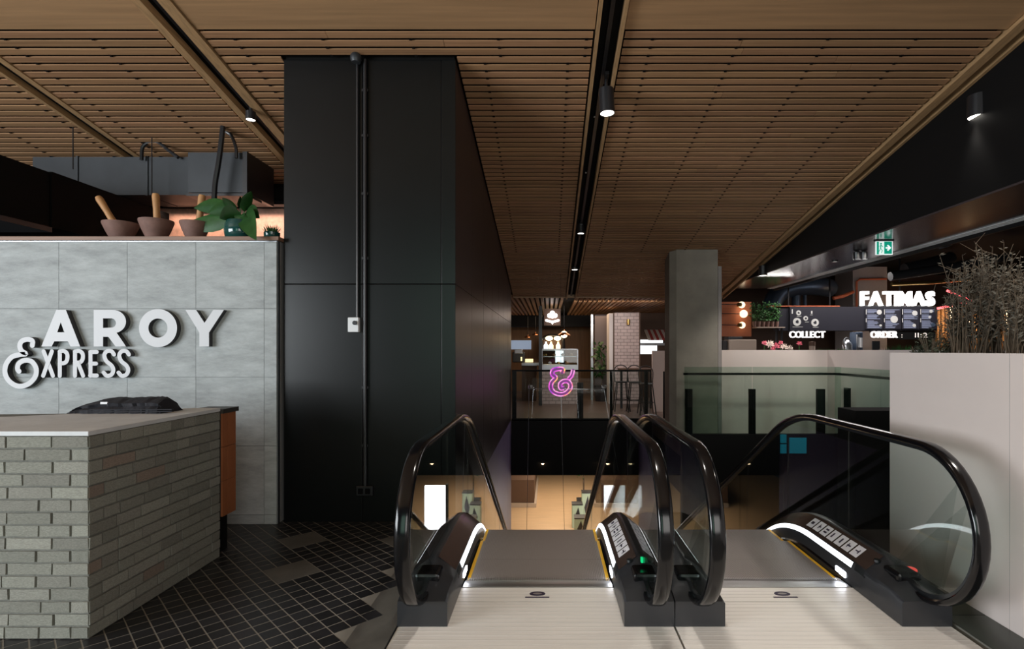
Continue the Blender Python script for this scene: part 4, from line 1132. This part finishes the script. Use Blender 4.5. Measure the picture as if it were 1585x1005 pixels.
MB().box(X_(989, 16), X_(991, 16), 15.99, 16.1, 0, Z_(484, 16)).build('corner_trim', 'brown_panel', tcx)
a = W(972, 500, 16)
MB().tube([(a.x, 15.93, a.z - .06), (a.x, 15.93, a.z + .10)], .05, 10).build('wall_lamp', 'gold', tcx, True)
# counter + display case
dc = thing('display_case', 'glass food display case on a tiled cafe counter', 'display case', W(866, 600, 16))
x0, x1 = X_(838, 16), X_(895, 16)
MB().box(x0, x1, 16, 16.8, 0, Z_(574, 16)).build('counter', 'white_tile', dc)
MB().box(x0, x1, 16.0, 16.8, Z_(574, 16), Z_(565, 16)).build('case_base', 'steel', dc)
for a_, b_ in ((x0, x0 + .03), (x1 - .03, x1)):
    MB().box(a_, b_, 16, 16.03, Z_(565, 16), Z_(540, 16)).build('case_frame', 'steel', dc)
MB().box(x0, x1, 16, 16.6, Z_(541.5, 16), Z_(540, 16)).build('case_frame', 'steel', dc)
MB().box(x0 + .03, x1 - .03, 16.01, 16.02, Z_(565, 16), Z_(541, 16)).build('case_glass', 'clear_glass', dc)
MB().box(x0 + .05, x1 - .05, 16.1, 16.5, Z_(553, 16), Z_(552, 16)).build('glass_shelf', 'steel', dc)
MB().box(X_(860, 16), X_(873, 16), 16.55, 16.58, Z_(562, 16), Z_(543, 16)).build('back_light', 'window_glow', dc)
for k in range(7):
    xx = x0 + .12 + k * .13; zz = Z_(565, 16) if k % 2 else Z_(552, 16)
    tag(MB().ball((xx, 16.3, zz + .05), .055, 6, .8).build('pastry', ('gold', 'stripe_white', 'pestle_wood')[k % 3]), 'small food item inside the glass display case', 'food', 'foods in the display case')
cb2 = thing('service_bench', 'yellow-lit cafe service bench left of the display case', 'counter', W(812, 590, 17))
MB().box(-.86, X_(830, 17), 17, 17.8, 0, Z_(563, 17)).build('body', 'brown_panel', cb2)
MB().box(-.86, X_(806, 17), 16.98, 17.2, Z_(559, 17), Z_(553, 17)).build('lit_shelf', 'yellow_glow', cb2)
MB().box(X_(813, 17), X_(825, 17), 16.98, 17.2, Z_(561, 17), Z_(556, 17)).build('lit_shelf', 'yellow_glow', cb2)
MB().box(-.86, X_(840, 17), 16.95, 17.8, Z_(566, 17), Z_(562, 17)).build('benchtop', 'steel', cb2)
tag(bx('kitchen_window', 'kitchen_glow', X_(780, 20.8), X_(822, 20.8), 20.93, 20.99, Z_(541, 20.8), Z_(527, 20.8)), 'pale lit kitchen pass window beside the dark wall edge', 'window')
mc = thing('kitchen_machine', 'dark kitchen machine on the service bench', 'machine', W(804, 553, 17.5))
MB().box(X_(793, 17.5), X_(812, 17.5), 17.5, 17.8, Z_(562, 17) + .001, Z_(545, 17.5)).build('body', 'duct_metal', mc, bevel=.03)
MB().box(X_(796, 17.5), X_(809, 17.5), 17.48, 17.6, Z_(548, 17.5), Z_(541, 17.5)).build('hopper', 'steel', mc, bevel=.02)
# arch frame with bottles
af = thing('arched_shelf', 'dark arched bottle shelf glowing at the back of the cafe', 'shelf', W(855, 560, 19.5))
MB().tube(crom([W(p[0], p[1], 19.5) for p in ((838, 609), (838, 532), (842, 524), (850, 520), (860, 520), (868, 524), (872, 532), (872, 609))], 5), .06, 8).build('arch', 'black_metal', af, True)
MB().box(X_(838, 19.6), X_(872, 19.6), 19.6, 19.65, Z_(545, 19.6), Z_(522, 19.6)).build('back_panel', 'brown_panel', af)
MB().box(X_(840, 19.5), X_(870, 19.5), 19.4, 19.6, Z_(543, 19.5), Z_(541.2, 19.5)).build('shelf_board', 'steel', af)
for px in (850, 863):
    a = W(px, 524, 19.28); tag(MB().ball((a.x, 19.28, a.z), .13, 8, .6).build('glow_lamp', 'neon_warm', None, True), 'round warm glowing lamp over the arched shelf, ' + ('left' if px < 860 else 'right') + ' one', 'lamp', 'warm lamps over the arched shelf')
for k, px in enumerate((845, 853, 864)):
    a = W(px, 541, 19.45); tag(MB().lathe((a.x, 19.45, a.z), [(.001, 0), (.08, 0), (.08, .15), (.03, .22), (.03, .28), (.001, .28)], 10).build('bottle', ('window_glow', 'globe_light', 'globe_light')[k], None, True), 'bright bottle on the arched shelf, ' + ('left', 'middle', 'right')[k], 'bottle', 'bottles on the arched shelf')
# pendants
def pendant(px, py, Y, r, label, m='globe_light'):
    a = W(px, py, Y); t = thing('pendant_lamp', label, 'lamp', a, 'pendant lamps in the cafe')
    MB().lathe(a, [(r, 0), (r * .96, .03), (r * .35, r * .55), (r * .12, r * .7), (r * .1, r * .95)], 20).build('shade', 'copper_metal', t, True)
    MB().lathe(a, [(.001, .01), (r * .95, .012), (r * .94, .03)], 20).build('glowing_underside', m, t)
    MB().tube([(a.x, a.y, a.z + r * .9), (a.x, a.y, FZ + .08)], .008, 5).build('cord', 'black_metal', t)
pendant(873, 520, 15.5, .19, 'glowing cone pendant lamp above the display case')
pendant(817, 523, 18, .11, 'copper pendant lamp on the left, lower one')
pendant(829, 519, 18, .11, 'copper pendant lamp on the left beside the black post')
MB().ball(W(873, 518, 15.5), .10, 8).build('bulb', 'neon_warm', bpy.data.objects['pendant_lamp'], True)
tag(MB().box(X_(834, 15.6), X_(839, 15.6), 15.6, 15.7, 0, FZ).build('cafe_post', 'black_metal'), 'thin black post in front of the cafe counter', 'post')
# neon logo
nl = thing('neon_logo', 'white neon chef-hat-like logo with a ribbon on a black board', 'neon sign', W(855, 502, 15.2))
MB().box(X_(842, 15.3), X_(868, 15.3), 15.3, 15.34, Z_(504, 15.3), Z_(478, 15.3)).build('board', 'brown_panel', nl)
def NL(p): return W(p[0], p[1], 15.2)
for c, r in (((855, 485), 4), ((850.5, 488.5), 3.5), ((859.5, 488.5), 3.5), ((855, 489), 4)):
    q = NL(c); mb = MB(); rr = r / F * 15.2; mb.prism([(q.x + rr * math.cos(2 * math.pi * k / 16), q.z + rr * math.sin(2 * math.pi * k / 16)) for k in range(16)], 'y', 15.2, 15.28); mb.build('neon_disc', 'neon_white', nl)
rb = MB(); ribbon(rb, [(NL(p).x, NL(p).z) for p in ((845.5, 496), (850, 497.2), (855, 498.2), (860, 497.2), (864.5, 496))], 3.4 / F * 15.2, 15.2, 15.27); rb.build('neon_ribbon', 'neon_white', nl)
mb = MB(); q = NL((855, 488)); mb.bar((q.x - .03, 15.19, q.z + .03), (q.x + .05, 15.19, q.z - .02), .03, .01); mb.bar((q.x - .05, 15.19, q.z - .035), (q.x + .04, 15.19, q.z - .045), .02, .01); mb.build('dark_motif', 'stripe_red', nl)
q = NL((855, 500.5)); MB().prism([(q.x - .04, q.z + .03), (q.x + .04, q.z + .03), (q.x, q.z - .04)], 'y', 15.2, 15.26).build('neon_tip', 'neon_white', nl)
# stools
def stool(px, Y, label):
    x = X_(px, Y); t = thing('bar_stool', label, 'stool', (x, Y, 0), 'bar stools beyond the balustrade')
    MB().lathe((x, Y, .74), [(.001, 0), (.15, 0), (.17, .02), (.16, .04), (.001, .045)], 16).build('seat', 'black_metal', t, True)
    for sx in (-1, 1):
        for sy in (-1, 1): MB().tube([(x + sx * .12, Y + sy * .12, .745), (x + sx * .20, Y + sy * .20, 0)], .014, 6).build('leg', 'black_metal', t)
    MB().tube([(x + .17 * math.cos(2 * math.pi * k / 12), Y + .17 * math.sin(2 * math.pi * k / 12), .3) for k in range(13)], .010, 5).build('foot_ring', 'black_metal', t)
    MB().tube(crom([(x - .16, Y + .1, .76), (x - .17, Y + .14, 1.1), (x, Y + .16, 1.2), (x + .17, Y + .14, 1.1), (x + .16, Y + .1, .76)], 4), .014, 6).build('backrest', 'black_metal', t)
stool(962, 14.2, 'black bar stool in front of the tiled column, left one'); stool(983, 14.0, 'black bar stool in front of the tiled column, middle one'); stool(1001, 13.45, 'black bar stool at the right edge of the tiled column')
ht = thing('high_table', 'dark high table behind the bar stools', 'table', (X_(985, 14.8), 14.8, 0))
MB().box(X_(958, 14.8), X_(1012, 14.8), 14.6, 15.1, 1.05, 1.10).build('tabletop', 'brown_panel', ht)
for px in (962, 1008): MB().box(X_(px, 14.8) - .03, X_(px, 14.8) + .03, 14.8, 14.86, 0, 1.05).build('leg', 'black_metal', ht)
# small tree in front of the partition
tr = thing('indoor_tree', 'dark slender potted tree in front of the dusky partition', 'plant', (X_(930, 17), 17, 0))
MB().lathe((X_(931, 17), 17, 0), [(.001, 0), (.2, 0), (.25, .5), (.22, .5), (.001, .45)], 16).build('pot', 'black_metal', tr, True)
MB().tube(crom([(X_(931, 17), 17, .4), (X_(932, 17), 17, 1.1), (X_(929, 17), 17, 1.7)], 4), .02, 6).build('trunk', 'dry_twig', tr)
g = MB()
for k in range(110):
    p = W(random.gauss(929, 5), random.uniform(528, 582), 17 + random.uniform(-.2, .2)); e = Vector((random.uniform(-1, 1), random.uniform(-.5, .5), random.uniform(-1, .4))).normalized() * .16; s = e.orthogonal().normalized() * .04
    g.add([p, p + e * .5 + s, p + e, p + e * .5 - s], [(0, 1, 2, 3)])
stuff(g.build('foliage', 'leaf_green', tr, fix=False))
# shop with striped awning, right of the tiled column
aw = thing('striped_awning', 'red and white striped awning over a bright shop window', 'awning', W(1012, 524, 18.2))
for k in range(9):
    xa = X_(1000 + k * 4.2, 18.2); xb = X_(1000 + (k + 1) * 4.2, 18.2)
    MB().prism([(17.8, Z_(525, 18.2)), (18.5, Z_(510, 18.2)), (18.5, Z_(510, 18.2) - .05), (17.8, Z_(525, 18.2) - .05)], 'x', xa, xb).build('stripe', 'stripe_red' if k % 2 else 'stripe_white', aw)
sw = thing('shop_window', 'bright white shop window under the striped awning', 'window', W(1005, 549, 18.5))
MB().box(X_(991, 18.5), X_(1017, 18.5), 18.5, 18.55, Z_(548, 18.5), Z_(535, 18.5)).build('pane', 'window_glow', sw)
MB().box(X_(991, 18.5), X_(1026, 18.5), 18.5, 18.55, Z_(531, 18.5), Z_(526, 18.5)).build('pane', 'window_glow', sw)
MB().box(X_(991, 18.5), X_(1040, 18.5), 18.45, 18.9, 0, Z_(549, 18.5)).build('shop_base', 'brown_panel', sw)
MB().box(X_(991, 18.5), X_(1040, 18.5), 18.49, 18.6, Z_(535, 18.5), Z_(531, 18.5)).build('window_rail', 'steel', sw)
MB().box(X_(991, 18.5), X_(1040, 18.5), 18.55, 18.6, 0, FZ).build('shop_wall', 'brown_panel', sw)
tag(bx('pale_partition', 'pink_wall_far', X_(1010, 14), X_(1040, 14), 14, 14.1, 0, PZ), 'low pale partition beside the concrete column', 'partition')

# ------------------------------------------------------------------ food stall on the right
KS = 14.0
def KX_(px): return X_(px, KS)
def KZ_(v): return Z_(v, KS)
struct(bx('wall_stall', 'brown_panel', 4.5, 15, 18.0, 18.1, 0, 4.1), 'dark back wall of the food stall')
struct(bx('wall_far', 'black_paint', 13.8, 13.9, 4, 18, 0, 4.1), 'dark far right wall')
sbd = thing('sign_board', 'long black overhead sign board of the food stall', 'sign board', (8, KS, KZ_(512)))
MB().box(KX_(1207), KX_(1222), KS + .05, KS + .4, KZ_(512), KZ_(475)).build('end_panel', 'navy_panel', sbd)
MB().box(KX_(1222), KX_(1450), KS, KS + .4, KZ_(512), KZ_(475)).build('fascia', 'navy_panel', sbd)
for u in (1225, 1290, 1400): MB().box(KX_(u), KX_(u) + .03, KS + .2, KS + .23, KZ_(475), 4.1).build('hanger', 'black_metal', sbd)
MB().box(KX_(1190), KX_(1300), KS - .01, KS + .4, KZ_(474.6), KZ_(473.4)).build('red_edge', 'orange_pipe', sbd)
st_ = thing('stall_sign', 'white glowing FATIMAS letters standing on the black sign board', 'sign', W(1390, 475, KS))
lettering('FATIMAS', KX_(1334), KX_(1448), KZ_(473.5), KZ_(451), KS + .05, .10, 'neon_white', st_, .028, .05)
MB().box(KX_(1333), KX_(1449), KS + .12, KS + .16, KZ_(475), KZ_(472)).build('sign_rail', 'black_metal', st_)
s2 = thing('collect_sign', 'small white glowing COLLECT letters under the sign board', 'sign', W(1250, 524, KS))
lettering('COLLECT', KX_(1222), KX_(1277), KZ_(523), KZ_(513), KS, .06, 'sign_glow', s2, .008, .08)
MB().box(KX_(1222), KX_(1277), KS + .03, KS + .08, KZ_(514.5), KZ_(512)).build('sign_rail', 'black_metal', s2)
s3 = thing('order_sign', 'small white glowing ORDER letters under the sign board', 'sign', W(1369, 524, KS))
lettering('ORDER', KX_(1348), KX_(1389), KZ_(523), KZ_(513), KS, .06, 'sign_glow', s3, .008, .08)
MB().box(KX_(1348), KX_(1389), KS + .03, KS + .08, KZ_(514.5), KZ_(512)).build('sign_rail', 'black_metal', s3)
# collect picture board
cbd = thing('picture_board', 'dark board with four round dish pictures above the collect sign', 'menu board', W(1250, 510, KS - .03))
MB().box(KX_(1222), KX_(1280), KS - .03, KS - .004, KZ_(511), KZ_(476.5)).build('board', 'navy_panel', cbd)
for (u, v, r) in ((1233.5, 498.5, 6.2), (1261.5, 499.5, 5.8), (1236, 484.5, 3.8), (1247, 493, 3.6)):
    a = W(u, v, KS - .035); rr = r / F * KS
    d_ = MB(); d_.prism([(a.x + rr * math.cos(2 * math.pi * k / 18), a.z + rr * math.sin(2 * math.pi * k / 18)) for k in range(18)], 'y', KS - .042, KS - .03); d_ = d_.build('dish_picture', 'menu_plate', cbd)
    r2 = rr * .5; e_ = MB(); e_.prism([(a.x + r2 * math.cos(2 * math.pi * k / 9) * random.uniform(.6, 1.1), a.z + r2 * math.sin(2 * math.pi * k / 9) * random.uniform(.6, 1.1)) for k in range(9)], 'y', KS - .046, KS - .042); e_.build('food_print', 'navy_panel', d_)
pr = MB()
for (u0, u1, v) in ((1226, 1241.5, 506), (1257, 1266, 506.5), (1232.5, 1239.5, 489.5), (1253, 1257, 487.5), (1245, 1251, 498.5)): pr.box(KX_(u0), KX_(u1), KS - .034, KS - .03, KZ_(v + .6), KZ_(v))
pr.box(KX_(1224.5), KX_(1226.2), KS - .034, KS - .03, KZ_(486), KZ_(479)); pr.box(KX_(1254.5), KX_(1256.5), KS - .034, KS - .03, KZ_(486), KZ_(481.5))
pr.build('print', 'menu_plate', cbd)
# menu boards
for k in range(4):
    u0 = 1339 + 28.0 * k; u1 = u0 + 26.5
    t = thing('menu_board', ['menu board with white columns of text, leftmost of four', 'menu board with a large round dish, second of four', 'menu board with two small dishes, third of four', 'menu board with a blue bottle, rightmost of four'][k], 'menu board', W((u0 + u1) / 2, 510, KS - .03), 'menu boards over the order sign')
    MB().box(KX_(u0), KX_(u1), KS - .03, KS - .004, KZ_(509.5), KZ_(478)).build('board', 'navy_panel', t)
    pr = MB(); v = 479.5
    while v < 508:
        if int(v * 10) % 97 > 12:
            L_ = random.uniform(.55, 1.) * (17 if (k + int(v / 9)) % 2 else 22); pr.box(KX_(u0 + 2.4), KX_(min(u1 - 1, u0 + 2.4 + L_)), KS - .034, KS - .03, KZ_(v + .75), KZ_(v))
        v += 1.55
    stuff(pr.build('menu_print', 'menu_ink', t))
    MB().box(KX_(u0 + .2), KX_(u0 + 1.3), KS - .034, KS - .03, KZ_(487), KZ_(479)).build('side_print', 'menu_plate', t)
    MB().box(KX_(u0 + .2), KX_(u0 + 1.3), KS - .034, KS - .03, KZ_(499), KZ_(493)).build('side_print', 'menu_plate', t)
    for (u, v, r) in [[(22, 483.5, 3.8), (24, 504, 1.8)], [(17, 494.5, 5.6)], [(21, 485, 4), (20, 504, 2.6)], [(18, 482, 2.6), (16, 491, 2.), (21, 503, 3.2)]][k]:
        a = W(u0 + u, v, KS - .035); rr = r / F * KS
        d_ = MB(); d_.prism([(a.x + rr * math.cos(2 * math.pi * q / 14), a.z + rr * math.sin(2 * math.pi * q / 14)) for q in range(14)], 'y', KS - .042, KS - .03); d_.build('dish_picture', 'menu_plate' if not (k == 3 and r > 3) else 'blue_duct', t)
dg_ = thing('clock_display', 'dark digital display with faint figures right of the order sign', 'display', W(1420, 526, KS))
MB().box(KX_(1392), KX_(1449), KS + .02, KS + .1, KZ_(525.5), KZ_(513)).build('panel', 'black_void', dg_)
for u in (1400, 1440): MB().box(KX_(u), KX_(u + 2), KS + .04, KS + .08, KZ_(513), KZ_(512)).build('bracket', 'black_metal', dg_)
lettering(':', KX_(1396), KX_(1397.4), KZ_(522.5), KZ_(516), KS + .018, .01, 'digit_glow', dg_, .0, .1, 'digit')
lettering('11:2', KX_(1417), KX_(1436), KZ_(522.5), KZ_(515.5), KS + .018, .01, 'digit_glow', dg_, .0, .2, 'digit')
# orange perforated panel with globe lamps
op = thing('orange_panel', 'orange perforated metal screen with round lamps', 'screen', W(1135, 521, KS))
MB().box(KX_(1108), KX_(1163), KS, KS + .05, KZ_(521), KZ_(467.5)).build('sheet', 'orange_panel', op)
hm = MB(); ho = KZ_(467.5); u = 1109.
while u < 1162:
    v = 469.
    while v < 520:
        hm.box(KX_(u), KX_(u) + .02, KS - .002, KS + .001, KZ_(v) - .02, KZ_(v)); v += 2.6
    u += 2.6
stuff(hm.build('perforations', 'terracotta_tile', op), 'rows of small punched holes')
for k, (u, v, lb) in enumerate(((1148, 472, 'topmost'), (1151, 486, 'middle, brightest'), (1148.5, 503.5, 'lowest'))):
    a = W(u, v, KS - .15); t = thing('globe_lamp', 'round glowing globe lamp on the orange screen, ' + lb, 'lamp', a, 'globe lamps on the orange screen')
    MB().ball(a, .085 if k != 1 else .10, 10).build('globe', 'globe_light', t, True)
    if k != 1:
        MB().lathe((a.x - .04, a.y, a.z), [(.07, -.05), (.09, .0), (.07, .05)], 12).build('brass_collar', 'gold', t, True)
    MB().tube([(a.x - .08, a.y, a.z), (KX_(1112), a.y, a.z + .01), (KX_(1112), KS, a.z + .01)], .010, 6).build('arm', 'black_metal', t)
# shelf with potted herbs
hs = thing('herb_shelf', 'thin shelf on black brackets holding potted herbs', 'shelf', W(1186, 508, KS))
MB().box(KX_(1163.5), KX_(1206), KS - .36, KS - .04, KZ_(508.6), KZ_(507)).build('board', 'beige_metal', hs)
for u in (1195, 1203): MB().box(KX_(u), KX_(u + 1.2), KS - .3, KS - .2, 1.42, KZ_(508.6)).build('bracket', 'black_metal', hs)
for k in range(6):
    u = 1167.5 + 7.0 * k; a = W(u, 507, KS - .2); t = thing('potted_herb', 'potted green herb on the thin shelf, ' + ('first', 'second', 'third', 'fourth', 'fifth', 'sixth')[k] + ' from the orange screen', 'plant', a, 'potted herbs on the stall shelf')
    MB().lathe(a, [(.001, 0), (.036, 0), (.05, .13), (.05, .15), (.04, .15), (.001, .12)], 12).build('pot', 'clay', t, True)
    g = MB()
    for q in range(70):
        p = a + Vector((random.gauss(0, .055), random.gauss(0, .05), .16 + random.uniform(0, .46))); e = Vector((random.uniform(-1, 1), random.uniform(-1, .3), random.uniform(-.5, .8))).normalized() * .07; s = e.orthogonal().normalized() * .024
        g.add([p, p + e * .5 + s, p + e, p + e * .5 - s], [(0, 1, 2, 3)])
    stuff(g.build('foliage', 'leaf_pale', t, fix=False))
    MB().tube([a + Vector((0, 0, .1)), a + Vector((0, 0, .5))], .008, 5).build('stem', 'leaf_green', t)
# stall counter and machines
sc_ = tag(bx('stall_counter', 'brown_panel', 4.6, 11.5, 13.0, 13.85, 0, 1.42, bevel=.01), 'brown serving counter of the food stall behind the pale wall', 'counter')
pos = thing('cash_register', 'beige box-shaped cash register on the stall counter', 'cash register', (X_(1150, 13.1), 13.1, 1.42))
MB().box(X_(1128, 13.1), X_(1171.5, 13.1), 13.1, 13.5, 1.42, Z_(525.5, 13.1)).build('body', 'beige_metal', pos, bevel=.03)
MB().box(X_(1129, 13.1), X_(1152, 13.1), 13.2, 13.5, Z_(525.5, 13.1), Z_(521, 13.1)).build('top_tray', 'duct_metal', pos, bevel=.02)
MB().box(X_(1119, 13.1), X_(1127, 13.1), 13.15, 13.3, 1.42, Z_(527, 13.1)).build('card_reader', 'black_metal', pos, bevel=.02)
bw_ = thing('drink_urn', 'shiny blue-grey metal drinks urn with curved handle on the stall counter', 'urn', (X_(1317, 13.2), 13.2, 1.42))
MB().lathe((X_(1315, 13.2), 13.3, 1.42), [(.001, 0), (.12, 0), (.12, .30), (.09, .36), (.05, .42), (.001, .44)], 18).build('body', 'steel', bw_, True)
MB().tube(crom([(X_(1310, 13.2), 13.25, 1.62), (X_(1305, 13.2), 13.2, 1.78), (X_(1310, 13.2), 13.2, 1.9), (X_(1316, 13.2), 13.2, 1.84)], 4), .015, 6).build('handle', 'steel', bw_, True)
cm = thing('coffee_machine', 'steel coffee machine standing right of the drinks urn', 'coffee machine', (X_(1330, 13.2), 13.2, 1.42))
MB().box(X_(1325, 13.2), X_(1336, 13.2), 13.2, 13.5, 1.42, Z_(514, 13.2)).build('body', 'blue_duct', cm, bevel=.02)
MB().box(X_(1327, 13.15), X_(1331, 13.15), 13.15, 13.2, 1.5, Z_(518, 13.2)).build('front_panel', 'steel', cm)
MB().tube([(X_(1333.5, 13.1), 13.12, 1.66), (X_(1333.5, 13.1), 13.12, 1.9)], .03, 8).build('grinder_tube', 'white_box', cm, True)
jr = thing('storage_jar', 'tall cream jar with dark lid below the collect sign', 'jar', (X_(1257, 13.2), 13.2, 1.42))
MB().lathe((X_(1257, 13.2), 13.2, 1.42), [(.001, 0), (.07, 0), (.07, .28), (.001, .28)], 16).build('body', 'beige_metal', jr, True)
MB().lathe((X_(1257, 13.2), 13.2, 1.70), [(.075, 0), (.075, .10), (.001, .11)], 16).build('lid', 'brown_panel', jr, True)
sc2 = thing('till_screen', 'dark till screen on the stall counter below the order sign', 'screen', (X_(1357, 13.2), 13.2, 1.42))
MB().box(X_(1351, 13.2), X_(1362, 13.2), 13.2, 13.24, 1.55, Z_(528, 13.2)).build('screen', 'duct_metal', sc2); MB().tube([(X_(1356, 13.2), 13.25, 1.42), (X_(1356, 13.2), 13.25, 1.6)], .02, 6).build('stand', 'black_metal', sc2)
# flowers on the low wall
tr_ = thing('flower_trough', 'pale trough on top of the low far wall holding flowers', 'planter', (4.6, 10.55, 1.4))
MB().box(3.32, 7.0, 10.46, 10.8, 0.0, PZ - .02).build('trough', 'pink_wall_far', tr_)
MB().box(3.35, 6.95, 10.49, 10.77, PZ - .02, PZ - .015).build('soil', 'planter_soil', tr_)
def flower(px, py, r, m, label, Y=10.6, petals=9):
    a = W(px, py, Y); rr = r / F * Y; t = thing('flower', label, 'flower', (a.x, Y, PZ - .015), 'flowers along the low pale wall')
    MB().tube([(a.x, Y, PZ - .015), (a.x, Y, max(a.z - rr * .5, PZ))], .008, 5).build('stem', 'leaf_pale', t)
    g = MB()
    for k in range(petals):
        an_ = 2 * math.pi * k / petals; el_ = random.uniform(-.5, 1.2)
        d = Vector((math.cos(an_) * math.cos(el_), -abs(math.sin(an_)) * .6 * math.cos(el_), math.sin(an_) * .8 + .2)).normalized() * rr; s = d.orthogonal().normalized() * rr * .34
        g.add([a, a + d * .55 + s, a + d, a + d * .55 - s], [(0, 1, 2, 3)])
    g.build('petals', m, t, fix=False); MB().ball(a, rr * .42, 6).build('centre', m, t, True)
for k, (u, v, r, m, lb) in enumerate(((1183, 531, 5, 'pink_flower', 'deep pink flower at the left end of the flower trough'), (1191, 533, 8, 'white_flower', 'large cream flower beside the deep pink one'), (1201, 536, 7, 'pink_flower', 'pink flower in the cluster, left of the blush ones'),
        (1208, 531, 4.5, 'pink_flower', 'small pink flower standing above the cluster'), (1213, 537, 7, 'white_flower', 'blush white flower in the middle of the cluster'), (1222, 539, 6, 'white_flower', 'blush white flower at the right end of the cluster'), (1196, 540, 5, 'pink_flower', 'low pink flower under the cream one'),
        (1237, 532, 5, 'pink_flower', 'lone pink flower on a stalk below the collect sign'))): flower(u, v, r, m, lb)
def sprig(px, w_, h_, label, m='leaf_pale', n=40, Y=10.6):
    a = W(px, 543, Y); t = thing('small_plant', label, 'plant', (a.x, Y, PZ - .015), 'small plants along the low pale wall'); g = MB()
    for k in range(n):
        b = Vector((a.x + random.uniform(-1, 1) * w_ / F * Y, Y + random.uniform(-.08, .08), PZ - .015)); tt = b + Vector((random.uniform(-.06, .06), 0, random.uniform(.4, 1) * h_ / F * Y)); s = Vector((.009, 0, 0))
        g.add([b - s, b + s, tt], [(0, 1, 2)])
    stuff(g.build('blades', m, t, fix=False))
sprig(1278, 14, 6, 'short green grass row along the low wall, left of the drinks urn'); sprig(1304, 8, 6, 'short green grass tuft just left of the drinks urn')
sprig(1382, 9, 12, 'pale green pointed plant under the order sign', Y=10.6); sprig(1400, 10, 13, 'pale green pointed plant right of the order sign'); sprig(1368, 5, 8, 'small white-green plant left of the pointed ones', 'white_flower', 20)
# big blue duct, column with orange pipes
bd = thing('ventilation_duct', 'large blue-grey round ventilation duct bending above the food stall', 'duct', W(1195, 475, 16))
MB().tube(crom([W(p[0], p[1], q) for p, q in (((1194, 482), 16), ((1197, 468), 16), ((1206, 454), 16), ((1222, 446.5), 16), ((1246, 443), 16.0), ((1268, 443.5), 16.1), ((1283, 446), 16.4))], 6), .27, 20).build('elbow', 'blue_duct', bd, True)
for px in (1222, 1262):
    a = W(px, 445, 16); MB().tube([(a.x, 16, a.z), (a.x, 16, 4.1)], .012, 6).build('hanger', 'black_metal', bd)
MB().tube([W(1232, 455, 16), W(1232, 480, 16)], .12, 14).build('branch_pipe', 'blue_duct', bd, True)
MB().tube([W(1246, 457, 16), W(1246, 480, 16)], .05, 10).build('branch_pipe', 'blue_duct', bd, True)
kc_ = thing('stall_column', 'pale concrete column behind the glowing sign letters with orange conduit', 'column', (X_(1347, 16.2), 16.4, 0))
MB().box(X_(1320, 16.2), X_(1373, 16.2), 16.2, 17.2, 0, 4.09).build('shaft', 'concrete_light', kc_)
MB().tube([W(1326, 478, 16.15), W(1326, 436, 16.15), W(1331, 432.5, 16.15), W(1372, 432, 16.15)], .03, 8).build('conduit', 'orange_pipe', kc_)
# pipes and ducts under the dark ceiling
pp = [((1378, 428), (1560, 398), 12., .10, 'duct_metal', 'dark ceiling pipe running right behind the twigs'), ((1380, 440), (1500, 432), 14., .05, 'gold', 'thin brassy pipe under the dark ceiling'), ((1400, 418), (1470, 400), 13., .16, 'duct_metal', 'dark flexible duct under the dark ceiling'),
      ((1455, 380), (1475, 372), 9., .06, 'blue_duct', 'blue-grey coiled duct end near the soffit'), ((1270, 420), (1320, 414), 13., .05, 'duct_metal', 'dark pipe left of the pale column'), ((1290, 462), (1320, 452), 15., .05, 'orange_pipe', 'small orange pipe left of the pale column')]
for a, b, Y, r, m, lb in pp:
    tag(MB().tube([W(a[0], a[1], Y), W((a[0] + b[0]) / 2, (a[1] + b[1]) / 2 + 1.5, Y), W(b[0], b[1], Y + .4)], r, 12).build('ceiling_pipe', m, None, True), lb, 'pipe', 'pipes above the food stall')
# timber batten wall with warm tubes, red neon
TYb = 15.5
tb = thing('batten_wall', 'wall of upright timber battens with warm light tubes behind the dry plants', 'screen', W(1510, 545, TYb))
MB().box(X_(1449, TYb), X_(1640, TYb), TYb + .05, TYb + .1, 0, Z_(474, TYb)).build('backing', 'brown_panel', tb)
k = 1450
while k < 1632:
    bm_ = MB().box(X_(k, TYb), X_(k + 4.2, TYb), TYb - .03, TYb + .05, 0.0, Z_(474 + random.uniform(-1, 2), TYb)); bm_.build('batten', 'warm_timber', tb); k += 6.3
for (u, v0, v1) in ((1473, 475, 499), (1498, 498, 530), (1524, 476, 512), (1537, 474, 484), (1560, 480, 510)):
    a = W(u, v0, TYb - .12); b = W(u, v1, TYb - .12); t = thing('tube_lamp', 'warm upright tube lamp on the batten wall', 'lamp', b, 'tube lamps on the batten wall')
    t['label'] = 'warm upright tube lamp on the batten wall, ' + {1473: 'at its left end', 1498: 'low behind the leftmost tall twigs', 1524: 'in its middle', 1537: 'short one high behind the twigs', 1560: 'at its right end'}[u]
    MB().tube([a, b], .045, 10).build('tube', 'neon_warm', t, True); MB().box(a.x - .03, a.x + .03, TYb - .12, TYb - .03, a.z - .02, a.z + .03).build('holder', 'black_metal', t)
nr = thing('neon_arrow', 'red neon tubes forming a pointed arrow above the batten wall', 'neon sign', W(1480, 478, 14.6))
MB().tube([W(1450, 478, 14.6), W(1507, 466, 14.6)], .03, 8).build('neon_tube', 'neon_red', nr, True)
MB().tube([W(1466, 450, 14.6), W(1507, 466.5, 14.6)], .03, 8).build('neon_tube', 'neon_red', nr, True)
MB().tube([W(1478, 471.5, 14.62), (X_(1478, 14.62), 14.62, 4.1)], .006, 5).build('hanger', 'black_metal', nr)
